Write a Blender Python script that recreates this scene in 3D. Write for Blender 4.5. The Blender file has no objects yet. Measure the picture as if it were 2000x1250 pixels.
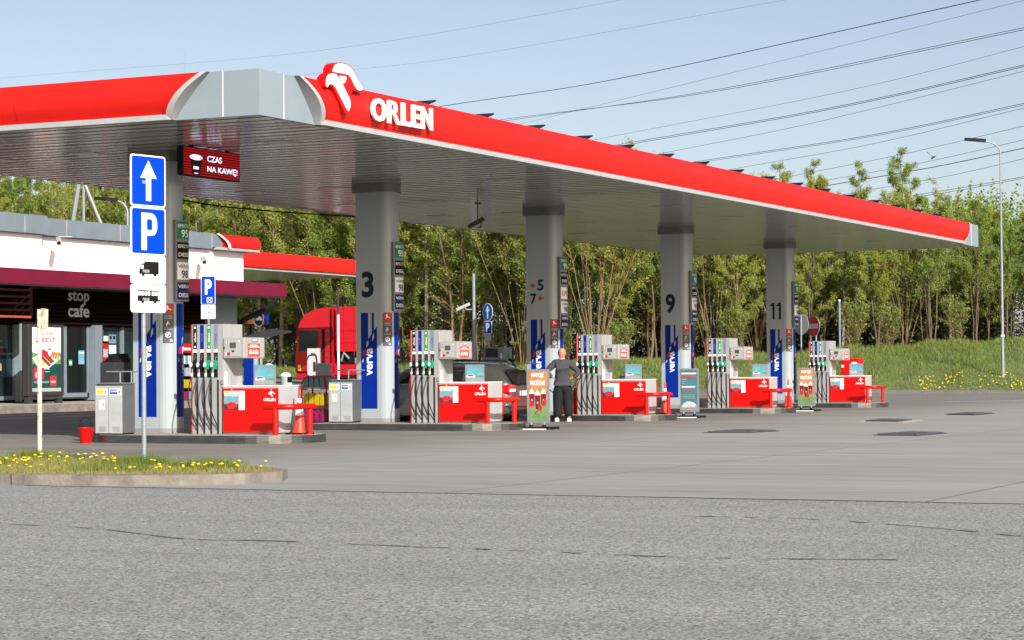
import bpy, bmesh, math, random
import numpy as np
from mathutils import Vector, Matrix
R_=math.radians
SC=bpy.context.scene; COL=SC.collection
# ---------------------------------------------------------------- camera
cam=bpy.data.cameras.new('camera'); co=bpy.data.objects.new('camera',cam); COL.objects.link(co)
YAW,PITCH,ROLL=.4526,.0228,.0079
fw=Vector((-math.sin(YAW)*math.cos(PITCH),math.cos(YAW)*math.cos(PITCH),math.sin(PITCH)))
rt=Vector((math.cos(YAW),math.sin(YAW),0)); up=rt.cross(fw)
r2=(rt-ROLL*up).normalized(); u2=(up+ROLL*rt).normalized()
m=Matrix((r2,u2,-fw)).transposed().to_4x4(); m.translation=Vector((24.5456,-34.4073,1.2305)); co.matrix_world=m
cam.sensor_width=36; cam.lens=4390.95/2000*36; cam.clip_start=.5; cam.clip_end=4000
cam.dof.use_dof=True; cam.dof.focus_distance=50; cam.dof.aperture_fstop=18
SC.camera=co
# ---------------------------------------------------------------- sky, sun, exposure
SUN=Vector((.53,-.44,.385)).normalized()
el=math.asin(SUN.z); az=math.atan2(SUN.x,SUN.y)
W=bpy.data.worlds.new('World'); SC.world=W; W.use_nodes=True; nt=W.node_tree
bg=nt.nodes['Background']; sk=nt.nodes.new('ShaderNodeTexSky'); sk.sky_type='NISHITA'; sk.sun_disc=False
sk.sun_elevation=el; sk.sun_rotation=az; sk.air_density=.6; sk.dust_density=2.5; sk.ozone_density=.1; sk.altitude=300
tint=nt.nodes.new('ShaderNodeMix'); tint.data_type='RGBA'; tint.blend_type='MULTIPLY'; tint.inputs[0].default_value=1; tint.inputs[7].default_value=(1.14,1.0,.85,1); nt.links.new(sk.outputs[0],tint.inputs[6]); nt.links.new(tint.outputs[2],bg.inputs[0]); bg.inputs[1].default_value=.094
sl=bpy.data.lights.new('sun','SUN'); sl.energy=4.0; sl.angle=R_(.53); sl.color=(1,.965,.92)
so=bpy.data.objects.new('sun',sl); COL.objects.link(so); so.rotation_euler=SUN.to_track_quat('Z','Y').to_euler(); so.location=(20,-30,40)
SC.view_settings.view_transform='Standard'; SC.view_settings.look='None'; SC.view_settings.exposure=.95; SC.view_settings.gamma=1
# ---------------------------------------------------------------- materials
MT={}
def mat(name,col,rough=.5,metal=0.,var=0.,scale=6.,bump=0.,bscale=40.,spec=.3,emit=None,stretch=(1,1,1),coat=0.,col2=None,trans=0.):
    if name in MT: return MT[name]
    m=bpy.data.materials.new(name); m.use_nodes=True; n=m.node_tree.nodes; l=m.node_tree.links; b=n['Principled BSDF']
    c=(col[0],col[1],col[2],1); b.inputs['Base Color'].default_value=c
    b.inputs['Roughness'].default_value=rough; b.inputs['Metallic'].default_value=metal
    b.inputs['Specular IOR Level'].default_value=spec; b.inputs['Coat Weight'].default_value=coat
    if var or bump or col2:
        tc=n.new('ShaderNodeTexCoord'); mp=n.new('ShaderNodeMapping'); mp.inputs['Scale'].default_value=stretch
        l.new(tc.outputs['Object'],mp.inputs['Vector'])
    if var or col2:
        nz=n.new('ShaderNodeTexNoise'); nz.inputs['Scale'].default_value=scale; nz.inputs['Detail'].default_value=6; nz.inputs['Roughness'].default_value=.62
        l.new(mp.outputs[0],nz.inputs['Vector'])
        mx=n.new('ShaderNodeMix'); mx.data_type='RGBA'
        d=col2 if col2 else tuple(max(0,x*(1-var)) for x in col)
        h=col if col2 else tuple(min(1,x*(1+var*.5)) for x in col)
        mx.inputs[6].default_value=(*d,1); mx.inputs[7].default_value=(*h,1)
        rp=n.new('ShaderNodeMapRange'); rp.inputs[1].default_value=.3; rp.inputs[2].default_value=.7
        l.new(nz.outputs[0],rp.inputs[0]); l.new(rp.outputs[0],mx.inputs[0]); l.new(mx.outputs[2],b.inputs['Base Color'])
    if bump:
        n2=n.new('ShaderNodeTexNoise'); n2.inputs['Scale'].default_value=bscale; n2.inputs['Detail'].default_value=4
        l.new(mp.outputs[0],n2.inputs['Vector'])
        bp=n.new('ShaderNodeBump'); bp.inputs['Strength'].default_value=bump; bp.inputs['Distance'].default_value=.02
        l.new(n2.outputs[0],bp.inputs['Height']); l.new(bp.outputs[0],b.inputs['Normal'])
    if emit: b.inputs['Emission Color'].default_value=(*emit[:3],1); b.inputs['Emission Strength'].default_value=emit[3]
    MT[name]=m; return m
RED=mat('red_fascia',(.58,.010,.006),.5,var=.08,scale=1.0,spec=.3)
REDP=mat('red_paint',(.50,.002,.001),.4,var=.10,scale=5,spec=.35)
REDD=mat('dark_red_paint_and_shade',(.33,.012,.02),.4,var=.2)
REDT=mat('truck_red',(.45,.005,.014),.25,var=.06,scale=2,coat=.6)
MAROON=mat('maroon_panel',(.13,.006,.026),.42,var=.14,scale=1.5)
GREYP=mat('pale_grey_panel',(.215,.27,.305),.42,metal=.1,var=.07,scale=1.2)
GREYM=mat('grey_metal_panel',(.165,.205,.24),.42,metal=.15,var=.10,scale=1.6)
LGREY=mat('light_grey_paint',(.32,.33,.335),.42,var=.08,scale=4)
PGREY=mat('pump_grey_paint',(.285,.29,.29),.40,var=.12,scale=5,stretch=(1,1,.35))
MGREY=mat('mid_grey_paint',(.20,.21,.225),.45,var=.10,scale=4)
DGREY=mat('dark_grey_paint',(.030,.030,.031),.55,var=.15)
COLG=mat('column_grey',(.30,.345,.37),.32,metal=.08,var=.06,scale=2.5,stretch=(1,1,.25))
CAPG=mat('column_cap_grey',(.16,.16,.16),.4,metal=.3,var=.1)
WHITE=mat('white_paint',(.80,.80,.79),.45,var=.04,scale=3)
WALLW=mat('white_render',(.86,.86,.85),.75,var=.04,scale=1.2,bump=.1,bscale=30)
BLACK=mat('black_rubber',(.012,.012,.013),.45,var=.3)
BLKP=mat('black_plastic',(.010,.010,.011),.6,var=.2,spec=.12)
NAVY=mat('navy_print',(.004,.010,.10),.5,var=.1)
BLUEB=mat('blue_banner',(.001,.018,.21),.4,var=.08,scale=2,spec=.15)
SIGNB=mat('sign_blue',(.0,.040,.40),.6,var=.05,spec=.08)
SIGNB2=mat('sign_cyan_blue',(.0,.11,.42),.6,var=.05,spec=.08)
GREEN=mat('green_print',(.02,.26,.07),.5,var=.06)
GREEND=mat('dark_green_print',(.015,.17,.08),.4,var=.08)
NGREEN=mat('green_nozzle',(.01,.26,.13),.4,var=.1)
SLATE=mat('slate_print',(.15,.20,.28),.4,var=.1)
ORNG=mat('orange_print',(.50,.05,.025),.4,var=.08)
CONEO=mat('cone_orange',(.60,.045,.025),.45,var=.14,scale=8)
STEEL=mat('brushed_steel',(.42,.43,.43),.27,metal=.95,var=.25,scale=8,stretch=(1,1,12))
GALV=mat('galvanised_steel',(.24,.27,.29),.5,metal=.3,var=.15,scale=9)
CHROME=mat('chrome',(.7,.7,.7),.15,metal=1.)
ICE=mat('pale_blue_plastic',(.55,.70,.71),.3,var=.08)
GLASSD=mat('dark_glass',(.004,.006,.007),.05,spec=.45)
GLASST=mat('teal_tinted_glass',(.010,.030,.034),.06,spec=.5,var=.7,scale=.9)
CARG=mat('graphite_car_paint',(.11,.107,.098),.28,metal=.6,coat=.7,var=.05)
CARGL=mat('car_glass',(.012,.012,.012),.05,spec=.7)
LAMPR=mat('lamp_red',(.55,.012,.015),.12,coat=.6)
YEL=mat('yellow_plastic',(.40,.30,.006),.35,var=.25,scale=12)
YELS=mat('yellow_sticker',(.80,.56,.02),.5)
JUGB=mat('blue_grey_jug',(.09,.14,.17),.2,var=.4,scale=12)
PINK=mat('magenta_jug',(.22,.012,.07),.3,var=.4,scale=12)
SKIN=mat('skin',(.38,.19,.125),.5,var=.08,scale=20)
HOOD=mat('grey_fleece',(.045,.045,.058),.9,var=.18,scale=14,bump=.6,bscale=30)
TROU=mat('black_trousers',(.006,.008,.010),.85,var=.3,scale=10,bump=.5,bscale=18)
PRINT=mat('dark_numeral',(.012,.024,.032),.6,spec=.1)
SLATW=mat('dark_wood_slats',(.010,.003,.003),.9,var=.3,scale=3,spec=.1)
BAND=mat('black_cladding',(.004,.003,.003),.9,spec=.08)
SLATR=mat('red_brown_slat',(.34,.065,.03),.6,var=.2,scale=3)
BEIGE=mat('cardboard',(.35,.24,.13),.8,var=.15)
TEAL=mat('poster_teal',(.05,.17,.20),.45,var=.2,scale=3)
SKYP=mat('poster_sky',(.11,.33,.40),.4,var=.25,scale=5)
PHILL=mat('poster_green',(.10,.26,.10),.5,var=.5,scale=14)
PDK=mat('poster_dark',(.05,.045,.045),.5,var=.5,scale=14)
PRD=mat('poster_red',(.60,.02,.03),.45,var=.3,scale=14)
PDGR=mat('poster_deep_green',(.008,.055,.045),.45,var=.3,scale=4)
PCRM=mat('poster_cream',(.78,.70,.58),.5,var=.15,scale=9)
PTOAST=mat('poster_toast',(.42,.20,.06),.5,var=.5,scale=18)
PMEAT=mat('poster_bacon',(.25,.045,.02),.5,var=.6,scale=20)
PPEACH=mat('poster_peach',(.42,.20,.10),.45,var=.3,scale=6)
PGRN2=mat('poster_light_green',(.14,.26,.11),.45,var=.3,scale=6)
PMAR=mat('poster_maroon',(.16,.015,.03),.4,var=.3,scale=9)
RUST=mat('rusty_white_paint',(.62,.57,.44),.6,col2=(.30,.13,.05),scale=30,stretch=(1,1,.5))
nr=RUST.node_tree.nodes
for q in nr:
    if q.type=='MAP_RANGE': q.inputs[1].default_value=.36; q.inputs[2].default_value=.50
SOLAR=mat('solar_cells',(.008,.009,.016),.5,spec=.15)
CONC_T=mat('island_concrete',(.27,.255,.22),.85,var=.25,scale=5,bump=.2)
KERB=mat('kerb_concrete',(.225,.205,.175),.9,col2=(.12,.108,.092),scale=3.5,bump=.5,bscale=25)
KERBD=mat('far_kerb',(.10,.10,.10),.9,var=.2)
PAVE=mat('paving',(.34,.29,.23),.9,var=.15,scale=3)
LINEW=mat('road_line_white',(.55,.55,.53),.8,var=.35,scale=6)
COVER=mat('steel_cover',(.085,.095,.105),.6,metal=.3,var=.3,scale=8)
BARK=mat('bark',(.11,.085,.06),.9,var=.45,scale=5,stretch=(1,1,.3))
BARKB=mat('birch_bark',(.42,.38,.32),.85,col2=(.10,.08,.06),scale=3,stretch=(1,1,1.2))
TWIG=mat('twig_bark',(.17,.125,.065),.9,var=.4,scale=2)
def leafmat(name,c1,c2,c3,sc=.9):
    m=bpy.data.materials.new(name); m.use_nodes=True; n=m.node_tree.nodes; l=m.node_tree.links; b=n['Principled BSDF']
    oi=n.new('ShaderNodeObjectInfo'); tc=n.new('ShaderNodeTexCoord'); nz=n.new('ShaderNodeTexNoise'); nz.inputs['Scale'].default_value=sc; nz.inputs['Detail'].default_value=5
    l.new(tc.outputs['Object'],nz.inputs['Vector'])
    mr=n.new('ShaderNodeMapRange'); mr.inputs[1].default_value=.35; mr.inputs[2].default_value=.65; l.new(nz.outputs[0],mr.inputs[0])
    a=n.new('ShaderNodeMix'); a.data_type='RGBA'; a.inputs[6].default_value=(*c1,1); a.inputs[7].default_value=(*c2,1); l.new(mr.outputs[0],a.inputs[0])
    c=n.new('ShaderNodeMix'); c.data_type='RGBA'; c.inputs[7].default_value=(*c3,1); l.new(a.outputs[2],c.inputs[6])
    mm=n.new('ShaderNodeMath'); mm.operation='MULTIPLY'; mm.inputs[1].default_value=.75; l.new(oi.outputs['Random'],mm.inputs[0]); l.new(mm.outputs[0],c.inputs[0])
    l.new(c.outputs[2],b.inputs['Base Color']); b.inputs['Roughness'].default_value=.55; b.inputs['Specular IOR Level'].default_value=.3
    tr=n.new('ShaderNodeBsdfTranslucent'); l.new(c.outputs[2],tr.inputs[0]); ms=n.new('ShaderNodeMixShader'); ms.inputs[0].default_value=.38
    l.new(b.outputs[0],ms.inputs[1]); l.new(tr.outputs[0],ms.inputs[2]); l.new(ms.outputs[0],n['Material Output'].inputs[0]); return m
LEAFY=leafmat('yellow_green_leaves',(.20,.24,.03),(.37,.38,.08),(.26,.31,.07))
LEAFG=leafmat('green_leaves',(.12,.20,.03),(.27,.34,.07),(.20,.26,.06))
GRASSM=leafmat('grass_blades',(.10,.17,.02),(.22,.24,.06),(.14,.19,.04),.8)
# ---------------------------------------------------------------- helpers
def G(x,y=0):
    t=max(0.,-x-1.); t=t*t/(t+2.) if t<30 else t-1.87
    return .0216*min(t,45)
def tag(o,label=None,cat=None,group=None,kind=None):
    if label: o['label']=label
    if cat: o['category']=cat
    if group: o['group']=group
    if kind: o['kind']=kind
    return o
def E(name,loc,label,cat,group=None,rz=0.):
    o=bpy.data.objects.new(name,None); COL.objects.link(o); o.location=loc; o.rotation_euler=(0,0,rz); o.empty_display_size=.3
    return tag(o,label,cat,group)
def copy_tree(o,parent=None):
    c=o.copy(); COL.objects.link(c); c.parent=parent
    if parent is not None: c.matrix_parent_inverse=o.matrix_parent_inverse.copy()
    for ch in o.children: copy_tree(ch,c)
    return c
def dup(o,loc,label,rz=None,group=None):
    c=copy_tree(o); c.location=loc; c['label']=label
    if rz is not None: c.rotation_euler=(0,0,rz)
    if group: c['group']=group
    return c
ID=lambda u,v,n:(u,v,n)
def MF(x0=0,y=0,z0=0): return lambda u,v,n:(x0+u,y-n,z0+v)      # faces -Y
def MR(x=0,y0=0,z0=0): return lambda u,v,n:(x+n,y0+u,z0+v)      # faces +X
def MU(x0=0,y0=0,z=0): return lambda u,v,n:(x0+u,y0+v,z+n)      # faces up
def MARC(cx,cy,R,t0,z0=0): return lambda u,v,n:(cx+(R+n)*math.cos(t0+u/R),cy+(R+n)*math.sin(t0+u/R),z0+v)
TXT={}
def textmesh(body,bold):
    k=(body,bold)
    if k in TXT: return TXT[k]
    c=bpy.data.curves.new('txt','FONT'); c.body=body; c.size=1; c.offset=bold; c.resolution_u=3; c.fill_mode='FRONT'
    o=bpy.data.objects.new('txt',c); COL.objects.link(o); bpy.context.view_layer.update()
    dg=bpy.context.evaluated_depsgraph_get(); me=bpy.data.meshes.new_from_object(o.evaluated_get(dg))
    v=np.array([tuple(q.co) for q in me.vertices]); f=[tuple(p.vertices) for p in me.polygons]
    bpy.data.objects.remove(o); bpy.data.meshes.remove(me); bpy.data.curves.remove(c)
    v[:,0]-=v[:,0].min(); v[:,0]/=v[:,0].max(); v[:,1]-=v[:,1].min(); v[:,1]/=v[:,1].max()
    TXT[k]=(v,f); return TXT[k]
class MB:
    def __init__(s): s.v=[]; s.f=[]; s.m=[]; s.mats=[]
    def mi(s,m):
        if m not in s.mats: s.mats.append(m)
        return s.mats.index(m)
    def poly(s,pts,m): 
        i=len(s.v); s.v+=[tuple(p) for p in pts]; s.f.append(tuple(range(i,i+len(pts)))); s.m.append(s.mi(m))
    def mesh(s,v,f,m):
        i=len(s.v); s.v+=[tuple(p) for p in v]; s.f+=[tuple(a+i for a in q) for q in f]; s.m+=[s.mi(m)]*len(f)
    def box(s,x0,x1,y0,y1,z0,z1,m):
        v=[(x,y,z) for x in(x0,x1) for y in(y0,y1) for z in(z0,z1)]
        s.mesh(v,[(0,1,3,2),(4,6,7,5),(0,4,5,1),(2,3,7,6),(0,2,6,4),(1,5,7,3)],m); return s
    def rect(s,M,u0,v0,u1,v1,n,m,seg=1):
        for k in range(seg):
            a=u0+(u1-u0)*k/seg; b=u0+(u1-u0)*(k+1)/seg
            s.poly([M(a,v0,n),M(b,v0,n),M(b,v1,n),M(a,v1,n)],m)
        return s
    def shape(s,M,pts,n,m): s.poly([M(u,v,n) for u,v in pts],m); return s
    def disc(s,M,cu,cv,r,n,m,k=24,ry=None):
        return s.shape(M,[(cu+r*math.cos(a),cv+(ry or r)*math.sin(a)) for a in [2*math.pi*i/k for i in range(k)]],n,m)
    def prism(s,M,pts,n0,n1,m,ms=None):
        k=len(pts); a=[M(u,v,n0) for u,v in pts]; b=[M(u,v,n1) for u,v in pts]
        s.poly(b,m); s.poly(a[::-1],ms or m)
        for i in range(k): j=(i+1)%k; s.poly([a[i],a[j],b[j],b[i]],ms or m)
        return s
    def tube(s,P,r,m,seg=8,cap=True):
        P=[Vector(p) for p in P]; rr=r if isinstance(r,(list,tuple)) else [r]*len(P); base=len(s.v); mi=s.mi(m)
        ref=Vector((0,0,1))
        for i,p in enumerate(P):
            d=(P[min(i+1,len(P)-1)]-P[max(i-1,0)]).normalized()
            if i==0:
                a=d.cross(ref); 
                if a.length<.05: a=d.cross(Vector((1,0,0)))
                a.normalize()
            else:
                a=(a-d*a.dot(d)); 
                if a.length<1e-4: a=d.orthogonal()
                a.normalize()
            b=d.cross(a)
            for k in range(seg):
                t=2*math.pi*k/seg; s.v.append(tuple(p+(a*math.cos(t)+b*math.sin(t))*rr[i]))
        for i in range(len(P)-1):
            for k in range(seg):
                q=(k+1)%seg; s.f.append((base+i*seg+k,base+i*seg+q,base+(i+1)*seg+q,base+(i+1)*seg+k)); s.m.append(mi)
        if cap:
            s.f.append(tuple(base+k for k in range(seg))[::-1]); s.m.append(mi)
            s.f.append(tuple(base+(len(P)-1)*seg+k for k in range(seg))); s.m.append(mi)
        return s
    def lathe(s,c,prof,m,seg=20,sx=1,sy=1):
        base=len(s.v); mi=s.mi(m)
        for r,z in prof:
            for k in range(seg):
                t=2*math.pi*k/seg; s.v.append((c[0]+r*sx*math.cos(t),c[1]+r*sy*math.sin(t),c[2]+z))
        for i in range(len(prof)-1):
            for k in range(seg):
                q=(k+1)%seg; s.f.append((base+i*seg+k,base+i*seg+q,base+(i+1)*seg+q,base+(i+1)*seg+k)); s.m.append(mi)
        s.f.append(tuple(base+k for k in range(seg))[::-1]); s.m.append(mi)
        s.f.append(tuple(base+(len(prof)-1)*seg+k for k in range(seg))); s.m.append(mi); return s
    def text(s,M,body,u0,v0,w,h,n,m,bold=.0,rot=False):
        v,f=textmesh(body,bold)
        if rot: P=[M(u0+w*(1-y),v0+h*x,n) for x,y,_ in v]       # reads upwards
        else: P=[M(u0+w*x,v0+h*y,n) for x,y,_ in v]
        s.mesh(P,f,m); return s
    def build(s,name,parent=None,smooth=None,bevel=0,loc=None):
        me=bpy.data.meshes.new(name); me.from_pydata(s.v,[],s.f)
        for m in s.mats: me.materials.append(m)
        me.polygons.foreach_set('material_index',s.m)
        if smooth is not None:
            me.polygons.foreach_set('use_smooth',[True]*len(me.polygons))
            me.set_sharp_from_angle(angle=R_(smooth))
        me.update(); o=bpy.data.objects.new(name,me); COL.objects.link(o)
        if parent: o.parent=parent
        if loc: o.location=loc
        if bevel:
            b=o.modifiers.new('bevel','BEVEL'); b.width=bevel; b.segments=2; b.limit_method='ANGLE'; b.angle_limit=R_(40)
        return o
def cat(P,k=6):
    out=[]; P=[Vector(p) for p in P]
    for i in range(len(P)-1):
        p0,p1,p2,p3=P[max(0,i-1)],P[i],P[i+1],P[min(len(P)-1,i+2)]
        for j in range(k):
            s=j/k; out.append(.5*((2*p1)+(-p0+p2)*s+(2*p0-5*p1+4*p2-p3)*s*s+(-p0+3*p1-3*p2+p3)*s**3))
    return out+[P[-1]]
def S(o,kind='structure'): o['kind']=kind; return o
def rrect(u0,v0,u1,v1,r,k=4):
    P=[]
    for cx,cy,a in((u1-r,v0+r,-90),(u1-r,v1-r,0),(u0+r,v1-r,90),(u0+r,v0+r,180)):
        for i in range(k+1): t=R_(a+90*i/k); P.append((cx+r*math.cos(t),cy+r*math.sin(t)))
    return P
# emblem outlines, metres: (u,v) with origin at the emblem's left foot
EF=[(-2.14,6.23),(-2.13,6.3),(-2.07,6.37),(-1.97,6.41),(-1.87,6.43),(-1.62,6.43),(-1.53,6.41),(-1.43,6.36),(-1.35,6.3),(-1.09,6.06),(-1.13,6.02),(-1.23,6.0),(-1.36,6.0),(-1.42,6.02),(-1.48,5.97),(-1.58,5.89),(-1.54,5.78),(-1.55,5.71),(-1.65,5.57),(-1.73,5.61),(-2.11,5.98),(-2.21,6.01),(-2.27,5.99),(-2.31,5.95),(-2.36,5.98),(-2.36,6.07),(-2.32,6.14),(-2.24,6.2)]
EU=[(-2.13,6.24),(-2.1,6.31),(-2.04,6.37),(-1.94,6.4),(-1.87,6.41),(-1.65,6.41),(-1.55,6.38),(-1.48,6.35),(-1.14,6.07),(-1.14,6.05),(-1.23,6.02),(-1.32,6.03),(-1.38,6.06),(-1.54,6.21),(-1.63,6.25)]
EL=[(-2.35,5.98),(-2.34,6.07),(-2.31,6.14),(-2.24,6.19),(-2.14,6.21),(-2.04,6.21),(-1.97,6.18),(-1.9,6.14),(-1.58,5.84),(-1.56,5.79),(-1.56,5.72),(-1.62,5.63),(-1.68,5.66),(-2.05,5.99),(-2.12,6.02),(-2.21,6.03),(-2.27,6.01),(-2.31,5.96)]
EE=[(-1.9,6.2),(-1.7,6.21),(-1.69,6.17),(-1.73,6.11),(-1.79,6.08),(-1.84,6.1),(-1.87,6.13)]
def emblem(mb,M,u0,v0,s,m,n=.004,sx=1.):
    for P in(EU,EL,EE): mb.shape(M,[(u0+(u+2.36)*s*sx,v0+(v-5.57)*s) for u,v in P],n,m)
YS=[0,8.284,16.909,25.927,35.018]
NUM=['3 side','3','5','9','11']
COLN=['column beside the red lit screen','column numbered 3','column with the numbers 5 and 7','column numbered 9','column numbered 11']
IZ=.14
# ================================================================= SETTING
def gmat(kind):
    m=bpy.data.materials.new(kind); m.use_nodes=True; n=m.node_tree.nodes; l=m.node_tree.links; b=n['Principled BSDF']
    tc=n.new('ShaderNodeTexCoord')
    def noise(sc,det=5,st=None,rough=.6):
        x=n.new('ShaderNodeTexNoise'); x.inputs['Scale'].default_value=sc; x.inputs['Detail'].default_value=det; x.inputs['Roughness'].default_value=rough
        if st:
            mp=n.new('ShaderNodeMapping'); mp.inputs['Scale'].default_value=st; l.new(tc.outputs['Object'],mp.inputs['Vector']); l.new(mp.outputs[0],x.inputs['Vector'])
        else: l.new(tc.outputs['Object'],x.inputs['Vector'])
        return x.outputs[0]
    def rng(o,a,b_,c=0,d=1):
        x=n.new('ShaderNodeMapRange'); x.inputs[1].default_value=a; x.inputs[2].default_value=b_; x.inputs[3].default_value=c; x.inputs[4].default_value=d; l.new(o,x.inputs[0]); return x.outputs[0]
    def mix(f,a,b_,ty='MIX'):
        x=n.new('ShaderNodeMix'); x.data_type='RGBA'; x.blend_type=ty
        if isinstance(f,float): x.inputs[0].default_value=f
        else: l.new(f,x.inputs[0])
        for i,v in((6,a),(7,b_)):
            if isinstance(v,tuple): x.inputs[i].default_value=(*v,1)
            else: l.new(v,x.inputs[i])
        return x.outputs[2]
    if kind=='asphalt':
        # pale worn aggregate with dark binder, tyre scuffs along the road
        vo=n.new('ShaderNodeTexVoronoi'); vo.inputs['Scale'].default_value=55; l.new(tc.outputs['Object'],vo.inputs['Vector'])
        g=mix(rng(vo.outputs['Color'],.15,.9),(.010,.013,.015),(.44,.465,.46))
        c=mix(rng(noise(60,3),.42,.58),(.025,.03,.032),(.50,.52,.51)); c=mix(.5,c,g)
        c=mix(rng(noise(14,3),.35,.65),mix(.22,c,(.05,.055,.06)),c)
        c=mix(rng(noise(.25,5,(1,3,1)),.35,.7),c,mix(.3,c,(.09,.095,.10)))
        c=mix(rng(noise(.55,5,(.16,4,1)),.60,.74,0,.35),c,(.06,.066,.07))
        bh=noise(60,3); rough=.88; bs=.9
    elif kind=='concrete':
        c=mix(rng(noise(.35,6,(.5,1.6,1)),.3,.7),(.175,.186,.178),(.262,.276,.266))
        c=mix(rng(noise(1.3,6,(.25,2.2,1)),.40,.70,0,.7),c,(.155,.155,.145))
        c=mix(rng(noise(30,4),.3,.75,0,.35),c,(.38,.365,.34))
        c=mix(rng(noise(.9,5,(.12,3.5,1)),.56,.66,0,.5),c,(.115,.108,.10))
        c=mix(rng(noise(2.2,6,(.3,1.2,1)),.60,.70,0,.45),c,(.14,.13,.12))
        # oil darkening in the lanes between the islands
        sx=n.new('ShaderNodeSeparateXYZ'); l.new(tc.outputs['Object'],sx.inputs[0])
        a=rng(sx.outputs[0],4.0,9.0,1,0); d=n.new('ShaderNodeMath'); d.operation='MULTIPLY'; l.new(a,d.inputs[0]); l.new(rng(noise(.5,4,(.5,1,1)),.3,.6,.35,.8),d.inputs[1])
        c=mix(d.outputs[0],c,(.105,.09,.074))
        # slab joints every 5 m
        for ax,off in((0,1.1),(1,2.3)):
            w=n.new('ShaderNodeMath'); w.operation='PINGPONG'; w.inputs[1].default_value=2.5
            ad=n.new('ShaderNodeMath'); ad.operation='ADD'; ad.inputs[1].default_value=off; l.new(sx.outputs[ax],ad.inputs[0]); l.new(ad.outputs[0],w.inputs[0])
            c=mix(rng(w.outputs[0],.012,.03,.75,0),c,(.08,.075,.07))
        bh=noise(50,3); rough=.8; bs=.25
    else: # bank
        c=mix(rng(noise(.5,6),.35,.62),(.075,.125,.022),(.13,.165,.04))
        c=mix(rng(noise(.9,5,(1,1,2)),.52,.64,0,.7),c,(.17,.15,.07))
        c=mix(rng(noise(8,4),.3,.7,0,.6),c,(.055,.085,.018))
        bh=noise(5,6); rough=.95; bs=1.
    l.new(c,b.inputs['Base Color']); b.inputs['Roughness'].default_value=rough
    bp=n.new('ShaderNodeBump'); bp.inputs['Strength'].default_value=bs; bp.inputs['Distance'].default_value=.012 if kind!='bank' else .25; l.new(bh,bp.inputs['Height']); l.new(bp.outputs[0],b.inputs['Normal'])
    return m
ASPH=gmat('asphalt'); CONC=gmat('concrete'); BANK=gmat('bank')
t=MB(); t.poly([(-1500,-1500,-1.2),(1500,-1500,-1.2),(1500,1500,-1.2),(-1500,1500,-1.2)],BANK); S(t.build('terrain'))
t=MB(); t.poly([(-60,-60,-.006),(60,-60,-.006),(60,-14.12,-.006),(-60,-14.12,-.006)],ASPH); S(t.build('road'))
t=MB(); xs=list(np.arange(-100,-0.99,2.25))+[-1.,60]; xs=[x for x in xs if x<-1.01]+[-1.,60]
for i in range(len(xs)-1):
    a,b=xs[i],xs[i+1]; y0_=-14.12 if b<0 else -14.0; t.poly([(a,-14.12,G(a)),(b,-14.12,G(b)),(b,112,G(b)),(a,112,G(a))],CONC)
rj=random.Random(8); xj=8.6; pj_=-14.13
while xj<40:
    w=rj.uniform(.05,.22); n_=-14.125-abs(rj.gauss(0,.018)); t.poly([(xj,pj_,0),(xj+w,n_,0),(xj+w,-14.12,0),(xj,-14.12,0)],CONC); pj_=n_; xj+=w
S(t.build('forecourt',smooth=60))
# grass bank beyond the forecourt
KB=[(-110,110,1.0),(-80,92,.95),(-44.6,76.6,.86),(-19.3,61.1,.40),(-10.7,61.9,.24),(-6.7,68.4,.13),(-.15,71.5,.05),(30,86,.05),(60,100,.05)]
TP=[(-120,118,1.35),(-86,104,1.3),(-52,89.7,1.32),(-27.6,79.3,1.58),(-18.6,83.6,1.84),(-11.2,88.3,2.36),(-4.8,91.5,2.73),(30,108,3.2),(64,124,3.3)]
def lerp(L,u):
    u=max(0,min(len(L)-1.0001,u)); i=int(u); f=u-i; return tuple(L[i][k]*(1-f)+L[i+1][k]*f for k in range(3))
def bankpt(u,w):
    a=lerp(KB,u); b=lerp(TP,u); s=w; z=a[2]+.02+(b[2]-a[2]-.02)*(math.sin(min(1,s)*math.pi/2)**.8 if s>0 else 0)
    z+=.09*math.sin(u*9+s*4)+.06*math.sin(u*23-s*7) if 0<s else 0
    return (a[0]+(b[0]-a[0])*s,a[1]+(b[1]-a[1])*s,z+.05)
t=MB(); nu,nw=160,14; V=[];F=[]
for i in range(nu+1):
    u=8*i/nu
    for j in range(nw+1): V.append(bankpt(u,j/nw))
    b=bankpt(u,1); V.append((b[0]-60,b[1]+160,b[2]+1)); 
k=nw+2
for i in range(nu):
    for j in range(nw+1): F.append((i*k+j,(i+1)*k+j,(i+1)*k+j+1,i*k+j+1))
t.mesh(V,F,BANK); S(t.build('grass_bank',smooth=60))
t=MB()
for i in range(len(KB)-1):
    a,b=KB[i],KB[i+1]; a0=Vector((a[0],a[1],0)); b0=Vector((b[0],b[1],0)); d=(b0-a0).normalized(); nn=Vector((d.y,-d.x,0))*.16
    za,zb=G(a[0])+.13,G(b[0])+.13
    t.poly([(a0+nn)+Vector((0,0,za-.2)),(b0+nn)+Vector((0,0,zb-.2)),(b0+nn)+Vector((0,0,zb)),(a0+nn)+Vector((0,0,za))],KERBD)
    t.poly([(a0+nn)+Vector((0,0,za)),(b0+nn)+Vector((0,0,zb)),(b0-nn)+Vector((0,0,zb)),(a0-nn)+Vector((0,0,za))],KERBD)
S(t.build('far_kerb'))
rnd=random.Random(5)
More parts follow.
